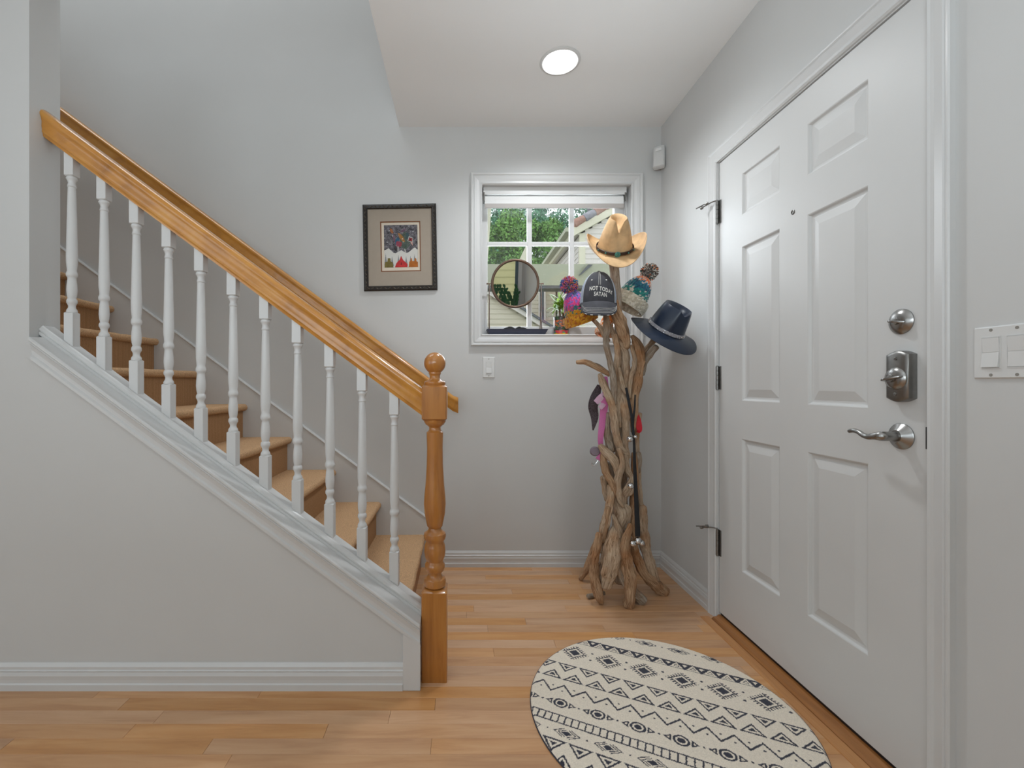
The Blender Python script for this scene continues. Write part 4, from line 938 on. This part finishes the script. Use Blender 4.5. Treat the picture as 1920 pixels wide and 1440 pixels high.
# knitted hats
M['knit'] = mat_vc('chunky_yarn', .95, .6, 500, .002, .4)
def knit(name, label, base, tip, R_, zones, band, pom, flare=1.0, yaw=0.0, bandh=.052):
    """base: centre of the opening, tip: crown top; zones: [(t, [colours])] from the band to the tip"""
    base = Vector(base); tip = Vector(tip); ax = (tip-base); L = ax.length; ax.normalize()
    q = ax.to_track_quat('Z', 'Y').to_matrix(); e = E(name, base, label, 'hat')
    def surf(rf, t0, t1, z0, z1, nrow, ncol, colf, nm, amp=.0045, inner=False):
        nu, nv_ = ncol*5, nrow*5; V = []; Cc = []
        cc_ = {}
        for j in range(nv_+1):
            tv = j/nv_; z = z0+(z1-z0)*tv
            for i in range(nu):
                tu = i/nu; a = 2*math.pi*tu+yaw; r = rf(tv)
                lu = (tu*ncol) % 1; ci = int(tu*ncol*2); cj = int(tv*nrow+1.0*abs(lu-.5))
                lv = (tv*nrow+1.0*abs(lu-.5)) % 1
                d_ = amp*(1-abs(lu-.5)*2)**.5*(.35+.65*abs(math.sin(math.pi*lv)))*(.35+.65*abs(math.sin(2*math.pi*lu)))
                key = (ci, cj)
                if key not in cc_: cc_[key] = colf((cj+.5)/nrow, ci)
                c = cc_[key]; sh = rr.uniform(.82, 1.12)
                V.append(base+q @ Vector(((r+d_)*math.cos(a), (r+d_)*math.sin(a), z))); Cc.append([lin(k)*sh for k in c])
        F = [(j*nu+i, j*nu+(i+1) % nu, (j+1)*nu+(i+1) % nu, (j+1)*nu+i) for j in range(nv_) for i in range(nu)]
        O(nm, (V, F), 'knit', e, smooth=True, cols=Cc)
    def zc2(t, ci):
        for lim, cs in zones:
            if t+rr.uniform(-.06, .06) < lim: return rr.choice(cs)
        return rr.choice(zones[-1][1])
    surf(lambda t: R_*max(.10, math.sqrt(max(0, 1-(t*.985)**2.6)))*(1-.10*t), 0, 1, bandh*.5, L, 19, 26, zc2, 'crown')
    surf(lambda t: R_*flare+.010+.004*math.sin(math.pi*t), 0, 1, 0, bandh, 8, 30, lambda t, c: rr.choice(band), 'folded_brim')
    surf(lambda t: R_*flare-.004, 0, 1, .002, bandh, 3, 24, lambda t, c: rr.choice(band), 'lining', .002)
    tufts = []; Cc = []
    pc_ = tip+ax*.032
    for k in range(1000):
        dv = Vector((rr.gauss(0, 1), rr.gauss(0, 1), rr.gauss(0, 1))).normalized(); ln = rr.uniform(.037, .050)*pom[0]
        c = rr.choice(pom[1] if (noise.noise(dv*1.4+Vector((k*.0, 2, 5))) > -.08) else pom[2])
        v, f = lathe_dir([(.0010, .008), (.0022, ln*.7), (.0027, ln*.92), (.0010, ln)], pc_, dv+Vector((rr.uniform(-.15, .15),)*3), 4)
        tufts.append((v, f)); Cc += [[lin(k2) for k2 in c]]*len(v)
    v, f = cat(tufts); O('pompom', (v, f), 'knit', e, cols=Cc)
    return e
b1b, b1t = P(1091, 606, 2.30), P(1071, 546, 2.28)
knit('bobble_hat', 'multicoloured pink, purple and mustard bobble hat on the left branch', b1b, b1t, .070,
     [(.22, [(204, 140, 20), (190, 120, 16), (214, 156, 40)]), (.40, [(206, 128, 20), (60, 110, 104), (200, 150, 30)]), (.55, [(50, 100, 104), (120, 80, 110), (204, 60, 120)]), (.8, [(222, 50, 130), (206, 72, 150), (128, 96, 180), (230, 70, 120)]), (1.1, [(120, 100, 190), (96, 96, 150), (206, 80, 160), (70, 80, 120)])],
     [(206, 142, 18), (192, 120, 14), (220, 160, 40), (170, 92, 20)], (.98, [(226, 90, 130), (222, 130, 60), (110, 90, 170), (60, 60, 110), (190, 60, 110)], [(40, 90, 150), (60, 60, 130), (40, 120, 140), (220, 120, 50)]), 1.02, 0.3)
b2b, b2t = P(1173, 577, 2.33), P(1211, 520, 2.31)
knit('bobble_hat', 'teal, orange and oatmeal knitted bobble hat on the right branch', b2b, b2t, .076,
     [(.30, [(40, 120, 110), (210, 204, 188), (24, 108, 100)]), (.46, [(20, 112, 108), (200, 200, 190), (30, 140, 130)]), (.70, [(16, 84, 110), (20, 64, 92), (24, 120, 128), (20, 96, 120)]), (.80, [(24, 110, 140), (216, 200, 190)]), (1.1, [(232, 120, 44), (222, 100, 36), (240, 150, 80), (216, 196, 188)])],
     [(216, 206, 186), (204, 194, 172), (190, 178, 156), (224, 216, 200)], (.95, [(216, 210, 200), (60, 50, 44), (130, 112, 96), (230, 222, 214), (90, 64, 44)], [(40, 100, 96), (40, 36, 34), (200, 190, 180), (232, 120, 50)]), 1.04, .5, .062)
b3b, b3t = P(1133, 628, 2.40), P(1142, 588, 2.42)
knit('bobble_hat', 'orange and white knitted hat half hidden behind the upper branches', b3b, b3t, .036, [(.5, [(240, 150, 70), (236, 226, 214)]), (1.1, [(236, 120, 40), (244, 160, 80)])],
     [(240, 226, 208), (236, 130, 60), (244, 190, 140)], (.35, [(240, 130, 50)], [(240, 180, 120)]), 1.0, 0, .03)

# trucker cap
M['denim'] = mat_flat('washed_black_denim', rgb(62, 62, 68), .85, noise_amt=.22, noise_scale=30, bump=.3, bscale=700)
M['mesh'] = mat_flat('grey_cap_mesh', rgb(150, 160, 178), .75, noise_amt=.12, noise_scale=90, bump=.5, bscale=900)
M['thread'] = mat_flat('white_thread', rgb(226, 224, 218), .7)
cl = P(1121, 572, 2.14); cap = E('trucker_cap', cl, 'black denim trucker cap lettered NOT TODAY SATAN hanging below the cowboy hat', 'cap')
ra, rbk, rh = .083, .085, .158; cyaw = math.radians(-13)
def dome(th_, t, off=0):
    """th_ 0 = front; t 0 base .. 1 top"""
    k = max(0, 1-max(0, t)**2.5)**.5 if t < 1 else 0
    k = max(k, 0)
    x = (ra*k+off)*math.sin(th_); y = -(rbk*k+off)*math.cos(th_); z = rh*t+off*t
    x, y = x*math.cos(cyaw)-y*math.sin(cyaw), x*math.sin(cyaw)+y*math.cos(cyaw)
    rl_ = math.radians(3)
    x, z = x*math.cos(rl_)+z*math.sin(rl_)*.6, z*math.cos(rl_)-x*math.sin(rl_)
    return Vector((cl.x+x, cl.y+y, cl.z+z))
def patch(a0, a1, t0, t1, na, nt_, off=0):
    V = [dome(a0+(a1-a0)*i/na, t0+(t1-t0)*j/nt_, off) for j in range(nt_+1) for i in range(na+1)]
    return V, [(j*(na+1)+i, j*(na+1)+i+1, (j+1)*(na+1)+i+1, (j+1)*(na+1)+i) for j in range(nt_) for i in range(na)]
fa = math.radians(58)
O('front_panel', patch(-fa, 0, 0, .998, 14, 24), 'denim', cap, smooth=True, solid=.0015)
O('front_panel', patch(0, fa, 0, .998, 14, 24), 'denim', cap, smooth=True, solid=.0015)
O('mesh_panel', patch(fa, math.radians(150), 0, .998, 16, 24), 'mesh', cap, smooth=True, solid=.0012)
O('mesh_panel', patch(math.radians(210), 2*math.pi-fa, 0, .998, 16, 24), 'mesh', cap, smooth=True, solid=.0012)
O('mesh_panel', patch(math.radians(150), math.radians(210), .42, .998, 10, 16), 'mesh', cap, smooth=True, solid=.0012)
O('back_strap', patch(math.radians(150), math.radians(210), 0.02, .12, 10, 2), 'denim', cap, smooth=True, solid=.0015)
O('sweatband', patch(-math.pi, math.pi, -.035, .012, 60, 2, .0012), 'black_web', cap, smooth=True)
def seam(pts, r_, m, nm, par): v, f, _ = tube(pts, [r_]*len(pts), 5, dome=False); O(nm, (v, f), m, par)
for aa in (-fa, fa, -.05, .05): seam([dome(aa, t2/20, .0012) for t2 in range(0 if abs(aa) > .1 else 10, 20)], .0006, 'thread', 'stitching', cap)
O('top_button', lathe_dir([(.0075, -.002), (.0075, .002), (.004, .0045), (.0003, .005)], dome(0, 1), (0, -.3, 1), 14), 'denim', cap, smooth=True)
for aa in (-.52, .46):
    p_ = dome(aa, .66, .0008); nn_ = (dome(aa, .66, .01)-dome(aa, .66)).normalized()
    O('eyelet', lathe_dir([(.0036, 0), (.0036, .0012), (.0018, .0016), (.0003, .0008)], p_, nn_, 12), 'thread', cap, smooth=True)
# bill
nu, nv_ = 28, 10; V = []
def bill(u, v, off=0):
    a = u*math.radians(66); b0_ = dome(a, 0.01, .002); L_ = .084*(max(0, 1-abs(u)**2.6)**.55+.0)
    c, s_ = math.cos(cyaw), math.sin(cyaw); dx, dy = .16*u-.06, -.50*(1-.25*u*u)
    d_ = Vector((dx*c-dy*s_, dx*s_+dy*c, -.86-.1*u*u)).normalized()
    return b0_+d_*L_*v+Vector((0, -.010*math.sin(v*2.2), 0))+Vector((0, -off, off*.4))
V = [bill(-1+2*i/nu, j/nv_) for j in range(nv_+1) for i in range(nu+1)]
O('bill', (V, [(j*(nu+1)+i, j*(nu+1)+i+1, (j+1)*(nu+1)+i+1, (j+1)*(nu+1)+i) for j in range(nv_) for i in range(nu)]), 'denim', cap, smooth=True, solid=.0035)
for vv in (.52, .62, .72, .82): seam([bill(-.93+1.86*i/28, vv, .0024) for i in range(29)], .00055, 'thread', 'stitching', cap)
for i, uu in enumerate((-.62, -.36, -.06, .30, .52)): seam([bill(uu, .99, .003), bill(uu+.10, .99, .003)], .0013, 'thread', 'frayed_thread', cap)
# lettering, wrapped on the front panels
def lettering(txt, size, uc, tc, slope, arch, wscale):
    cu = bpy.data.curves.new('txt', 'FONT'); cu.body = txt; cu.size = 1; cu.align_x = 'CENTER'; cu.offset = .018; cu.space_character = 1.08; cu.resolution_u = 3
    to = bpy.data.objects.new('txt', cu); COL.objects.link(to); dg = bpy.context.evaluated_depsgraph_get(); dg.update()
    me = bpy.data.meshes.new_from_object(to.evaluated_get(dg)); bpy.data.objects.remove(to)
    bm = bmesh.new(); bm.from_mesh(me); bmesh.ops.triangulate(bm, faces=bm.faces)
    bmesh.ops.subdivide_edges(bm, edges=[e_ for e_ in bm.edges if e_.calc_length() > .18], cuts=2)
    V = []
    for v_ in bm.verts:
        x, y = v_.co.x*size*wscale, v_.co.y*size
        y2 = y+slope*x-arch*x*x/.05
        V.append(dome(uc+x/ra, (tc+y2)/rh, .0022))
    F = [tuple(v_.index for v_ in f_.verts) for f_ in bm.faces]; bm.free()
    O('lettering', (V, F), 'thread', cap)
lettering('NOT TODAY', .0265, .10, .0505, -.16, .10, .68)
lettering('SATAN', .0265, .06, .0255, -.10, .06, .66)

# ---------------------------------------------------------------- straps, scarves and tags on the rack
def ribbon(pts, Y, th=.0018, per=5, fold=.006):
    arr = catmull([(x, y, w_) for x, y, w_ in pts], per); L = []; Rr = []
    for i, p_ in enumerate(arr):
        d_ = arr[min(i+1, len(arr)-1)][:2]-arr[max(i-1, 0)][:2]; d_ /= max(1e-6, np.linalg.norm(d_)); nx_, ny_ = -d_[1], d_[0]
        yy = Y+fold*math.sin(i*.5)
        a = P(p_[0]+nx_*p_[2], p_[1]+ny_*p_[2], yy); b = P(p_[0]-nx_*p_[2], p_[1]-ny_*p_[2], yy); m_ = (a+b)/2-Vector((0, .35*(a-b).length*.3, 0))
        L.append([a, m_, b, b+Vector((0, th, 0)), m_+Vector((0, th, 0)), a+Vector((0, th, 0))])
    return loft(L)
M['pink'] = mat_flat('pink_webbing', rgb(206, 112, 168), .7, noise_amt=.08, noise_scale=300)
M['pink_l'] = mat_flat('pale_pink_lining', rgb(214, 176, 200), .7)
M['lace'] = mat_flat('dark_patterned_cloth', rgb(76, 66, 70), .9, noise_amt=.55, noise_scale=170)
M['red'] = mat_flat('red_fabric', rgb(206, 30, 48), .6, noise_amt=.1)
M['disc'] = mat_flat('grey_plastic', rgb(130, 116, 128), .5)
sc1 = E('patterned_scarf', P(1116, 760, 2.20), 'small dark patterned scarf hanging at the rack’s left side'.replace('’', "'"), 'scarf')
O('cloth', ribbon([(1124, 722, 4), (1117, 743, 9), (1112, 762, 9), (1115, 783, 7), (1112, 807, 1.2)], 2.205, per=6), 'lace', sc1, smooth=True)
lsh = E('dog_leash', P(1128, 800, 2.18), 'pink retractable dog leash hanging on the left of the rack', 'leash')
O('webbing', ribbon([(1136, 706, 3), (1136, 735, 6), (1133, 762, 7), (1129, 795, 6), (1126, 825, 5), (1128, 848, 4), (1121, 862, 5)], 2.185, per=6), 'pink', lsh, smooth=True)
O('collar_loop', ribbon([(1117, 755, 5), (1124, 748, 6), (1131, 742, 5), (1132, 756, 5), (1125, 766, 4)], 2.178, per=6), 'pink_l', lsh, smooth=True)
O('reel', lathe_dir([(.021, 0), (.023, .004), (.023, .018), (.020, .022), (.0005, .023)], P(1114, 846, 2.20), (0, -1, .1), 24), 'disc', lsh, smooth=True)
v, f, _ = tube([P(1122, 862, 2.18), P(1116, 870, 2.18), P(1110, 868, 2.18), P(1112, 873, 2.18), P(1121, 869, 2.18)], [.0018]*5, 6, 4); O('clip', (v, f), 'steel', lsh, smooth=True)
tg = E('red_tag', P(1196, 790, 2.22), 'small red fabric tag on the right side of the rack', 'tag')
O('cloth', ribbon([(1191, 771, 2), (1195, 786, 6), (1199, 806, 5), (1194, 810, 1)], 2.215), 'red', tg, smooth=True)
bl = E('bell_strap', P(1190, 900, 2.10), 'long black strap of jingle bells hanging down the front of the rack', 'strap')
YS = 2.085
O('strap', ribbon([(1187, 800, 2.4), (1189, 830, 2.2), (1190, 870, 3), (1192, 915, 3.6), (1194, 955, 4.4), (1196, 1006, 4.8)], YS, fold=.002), 'black_web', bl, smooth=True)
O('loop', ribbon([(1174, 727, 2.2), (1179, 752, 2.6), (1185, 785, 2.4), (1187, 815, 2.2)], YS, fold=.002), 'black_web', bl, smooth=True)
O('loop', ribbon([(1191, 740, 1.2), (1190, 765, 1.8), (1187, 790, 2.2), (1187, 812, 2)], YS+.004, fold=.002), 'black_web', bl, smooth=True)
for bx_, by_, br_ in ((1181, 823, 6), (1191, 819, 3.6), (1182, 911, 6.2), (1186, 1019, 6), (1196, 1014, 7), (1203, 1018, 5.5)):
    r_ = br_*YS/FPX; c_ = P(bx_, by_, YS-.006)
    v, f = lathe_dir([(max(.0004, r_*math.sin(a)), -r_*math.cos(a)) for a in [math.pi*i/12 for i in range(13)]], c_, (.3, -.9, -.4), 18)
    v2, f2, _ = tube([c_+Vector((r_*math.cos(a)*.9, -r_*.62, r_*math.sin(a)*.2+r_*.1)) for a in np.linspace(.3, 2.9, 7)], [r_*.10]*7, 5)
    bo = O('bell', (v, f), 'steel', bl, smooth=True); O('slot', (v2, f2), 'black', bo)

# ---------------------------------------------------------------- outside the entry window
struct('garden_ground', box(-8, 14, 2.76, 30, -.5, -.35), 'lawn')
pb = E('porch_beam', (.9, 4.5, -.35), 'sage painted beam of the porch just outside the window', 'beam')
O('beam', box(-.8, 2.9, 4.5, 4.62, 2.035, 2.248), 'sage', pb); O('soffit', box(-.8, 2.9, 4.50, 4.66, 2.005, 2.034), 'dark_trim', pb)
for xx in (-.7, 2.75): O('post', box(xx-.07, xx+.07, 4.49, 4.63, -.35, 2.005), 'sage', pb)
O('brace', loft([[P(1086, 516, 4.46), P(1092, 513, 4.46), P(1112, 496, 4.46), P(1103, 496, 4.46)], [p_+Vector((0, .04, 0)) for p_ in (P(1086, 516, 4.46), P(1092, 513, 4.46), P(1112, 496, 4.46), P(1103, 496, 4.46))]]), 'dark_trim', pb)
O('rafter', loft([[P(969, 497, 4.52), P(990, 497, 4.52), P(990, 452, 4.52), P(986, 461, 4.52)], [p_+Vector((0, .05, 0)) for p_ in (P(969, 497, 4.52), P(990, 497, 4.52), P(990, 452, 4.52), P(986, 461, 4.52))]]), 'fascia', pb)
ev = E('corner_post', (.13, 3.3, -.35), 'narrow pale garden post at the left edge of the window view', 'post')
O('board', loft([[(.10, 3.3+d_, -.35), (.163, 3.3+d_, -.35), P(911, 540, 3.3+d_), P(922, 380, 3.3+d_), P(906, 380, 3.3+d_), P(906, 540, 3.3+d_)] for d_ in (0, .04)]), 'fascia', ev)
def boards(par, x0f, x1f, z0, z1, Y, m, e=.1, t=.012):
    z = z0
    while z < z1:
        xa, xb = x0f(z+e/2), x1f(z+e/2)
        if xb-xa > .05: O('siding_board', ([(x, y, zz_) for x in (xa, xb) for y, zz_ in ((Y-t, z), (Y-.002, z+e), (Y+.004, z+e), (Y+.004, z))], [(0, 1, 5, 4), (1, 2, 6, 5), (2, 3, 7, 6), (3, 0, 4, 7), (0, 3, 2, 1), (4, 5, 6, 7)]), m, par)
        z += e
# neighbouring house on the right: gable end facing us, side wall running away
hs = E('neighbour_house', (4.3, 10, -.35), 'neighbouring house with pale lap siding and tiled roof, seen through the window', 'house')
hx = 2.35; rz = lambda x: 4.05+(x-2.24)*.56
O('wall_core', loft([[(hx+.02, y, -.35), (7.4, y, -.35), (7.4, y, rz(4.9)-.05-(7.4-4.9)*.56), (4.9, y, rz(4.9)-.05), (hx+.02, y, rz(hx)-.08)] for y in (8.998, 13.5)]), 'siding_w', hs)
boards(hs, lambda z: hx, lambda z: 4.9 if z < 4.05 else 4.9, 1.65, 5.4, 9.0, 'siding_w') if False else None
z = 1.65
while z < 5.2:
    xa = max(hx+.12, 2.24+(z+.10-4.05)/.56+.02) if z > 3.9 else hx+.12
    if xa < 4.7: boards(hs, lambda q_: xa, lambda q_: 4.9, z, z+.05, 9.0, 'siding_w')
    z += .1
O('corner_board', box(hx, hx+.12, 8.975, 9.03, -.35, rz(hx)-.06), 'fascia', hs)
z = 1.0
while z < 4.0:
    O('siding_board', ([(x, y, zz_) for y in (9.03, 13.5) for x, zz_ in ((hx-.012, z), (hx-.002, z+.1), (hx+.02, z+.1), (hx+.02, z))], [(0, 1, 5, 4), (1, 2, 6, 5), (2, 3, 7, 6), (3, 0, 4, 7), (0, 3, 2, 1), (4, 5, 6, 7)]), 'siding_w', hs); z += .1
def rake(x0_, x1_, off0, off1, y0_, y1_, fz=rz): return loft([[(x0_, y, fz(x0_)+off0), (x1_, y, fz(x1_)+off0), (x1_, y, fz(x1_)+off1), (x0_, y, fz(x0_)+off1)] for y in (y0_, y1_)])
O('rake_board', rake(2.18, 4.9, -.06, .10, 8.90, 8.998), 'fascia', hs)
O('eave_fascia', box(2.18, 2.24, 8.9, 13.6, 3.98, 4.14), 'fascia', hs); O('gutter', box(2.06, 2.18, 8.9, 13.6, 4.06, 4.14), 'sage', hs)
O('roof', rake(2.1, 4.95, .10, .14, 8.96, 13.6), 'tile_a', hs); O('soffit', box(2.24, hx, 8.96, 13.6, 4.02, 4.05), 'siding_w', hs)
for k in range(13):
    x_ = 2.22+k*.21; c_ = Vector((x_, 8.93, rz(x_)+.17)); d_ = Vector((1, 0, .56)).normalized()
    O('roof_tile', lathe_dir([(.080, 0), (.090, .01), (.078, .20), (.072, .27)], c_, d_, 12), 'tile_a' if k % 3 != 1 else 'tile_b', hs, smooth=True)
O('chimney_pipe', lathe([(.035, 4.4), (.035, 5.1), (.05, 5.1), (.05, 5.14)], P(1104, 400, 9.6).x, 9.6, 12), 'dark_trim', hs)
# lower building in front: rake falling to the right
h2 = E('garage_building', (.3, 9.6, -.35), 'lower cream sided garage with sloping roof edge behind the mirror', 'building')
r2 = lambda x: 2.91-(x-.564)*.613
z = 1.35
while z < 3.6:
    xb = .564+(2.91-(z+.1))/.613-.05
    if xb > -1.9: boards(h2, lambda q_: -2.2, lambda q_: min(xb, 2.05), z, z+.05, 9.0, 'siding')
    z += .1
O('wall_core', loft([[(-2.2, y, -.35), (2.0, y, -.35), (2.0, y, r2(2.0)-.1), (-1.0, y, r2(-1.0)-.1), (-2.2, y, r2(-1.0)-.6)] for y in (9.01, 9.5)]), 'siding', h2)
O('rake_board', rake(-1.0, 2.15, -.10, .0, 8.9, 8.97, r2), 'siding_w', h2); O('roof', rake(-1.0, 2.2, .0, .05, 8.85, 9.9, r2), 'dark_trim', h2)
h3 = E('rear_building', (1.2, 11.6, -.35), 'pink-beige sided building with a tall window behind the mirror stand', 'building')
O('wall_core', box(-2.5, 2.3, 11.02, 12, -.35, 3.75), 'siding', h3)
boards(h3, lambda q_: -2.5, lambda q_: 2.3, 2.2, 3.75, 11.0, 'siding')
O('window', cat([box(P(1010, 0, 10.95).x, P(1012, 0, 10.95).x, 10.93, 10.99, 2.4, 3.6), box(P(1020, 0, 10.95).x, P(1023, 0, 10.95).x, 10.93, 10.99, 2.4, 3.6)]), 'siding_w', h3)
O('pane', box(P(1012, 0, 10.95).x, P(1020, 0, 10.95).x, 10.96, 10.99, 2.4, 3.6), 'dark_trim', h3)
# trees
def tree(x, Y, z, rx, rz_, n, m, label, seed, lf=.11):
    R_ = np.random.RandomState(seed); e = E('garden_tree', (x, Y, -.35), label, 'tree')
    v, f, _ = tube([(x, Y, -.35), (x+.1, Y, z*.5), (x, Y, z)], [.16, .13, .07], 8, 4); O('trunk', (v, f), 'bark', e, smooth=True)
    bl_ = [(R_.normal(0, .5, 3)*[rx, rx*.6, rz_]+[x, Y, z], R_.uniform(.28, .5)*rx) for _ in range(16)]
    k = R_.randint(0, 16, n); cen = np.array([b[0] for b in bl_])[k]; rd = np.array([b[1] for b in bl_])[k]
    d_ = R_.normal(size=(n, 3)); d_ /= np.linalg.norm(d_, axis=1)[:, None]; c_ = cen+d_*(rd*R_.uniform(.55, 1.05, n))[:, None]
    a = R_.normal(size=(n, 3)); a /= np.linalg.norm(a, axis=1)[:, None]; b = np.cross(a, d_); b /= np.linalg.norm(b, axis=1)[:, None]+1e-9
    s_ = (R_.uniform(.6, 1.3, n)*lf)[:, None]
    V = np.stack([c_-a*s_, c_-b*s_*.5, c_+a*s_, c_+b*s_*.5], 1).reshape(-1, 3); F = np.arange(4*n).reshape(-1, 4).tolist()
    tag(O('foliage', (V.tolist(), F), m, e), kind='stuff')
tree(1.15, 14.6, 4.9, 1.15, 1.5, 15000, 'tree', 'bushy green tree filling the left panes of the window', 1, .058)
tree(3.5, 18.2, 6.6, 1.5, 1.8, 15000, 'tree', 'tall green tree behind the middle panes of the window', 2, .07)
tree(5.0, 22.4, 9.4, 1.4, 1.5, 5000, 'tree2', 'blue-green cedar behind the tiled roof edge', 3, .08)
tree(2.4, 27.0, 9.8, 2.8, 2.2, 10000, 'tree2', 'distant dark conifer showing over the bushy trees', 4, .12)
tree(-1.6, 19.5, 7.0, 1.5, 2.0, 4000, 'tree', 'green tree at the far left of the garden view', 5)
# what the rear window looks out on
rh_ = E('garden_house', (1, -6.0, -.4), 'cream sided house wall reflected in the small round mirror', 'house')
O('wall_core', box(-4, 5, -6.2, -6.02, -.4, 4.2), 'siding_y', rh_)
z = .3
while z < 3.4:
    O('siding_board', ([(x, y, zz_) for x in (-4, 5) for y, zz_ in ((-6.0+.016, z), (-6.0+.002, z+.17), (-6.02, z+.17), (-6.02, z))], [(0, 4, 5, 1), (1, 5, 6, 2), (2, 6, 7, 3), (3, 7, 4, 0), (0, 1, 2, 3), (4, 7, 6, 5)]), 'siding_y', rh_); z += .17
struct('rear_ground', box(-8, 10, -9, -3.2, -.5, -.4), 'lawn')
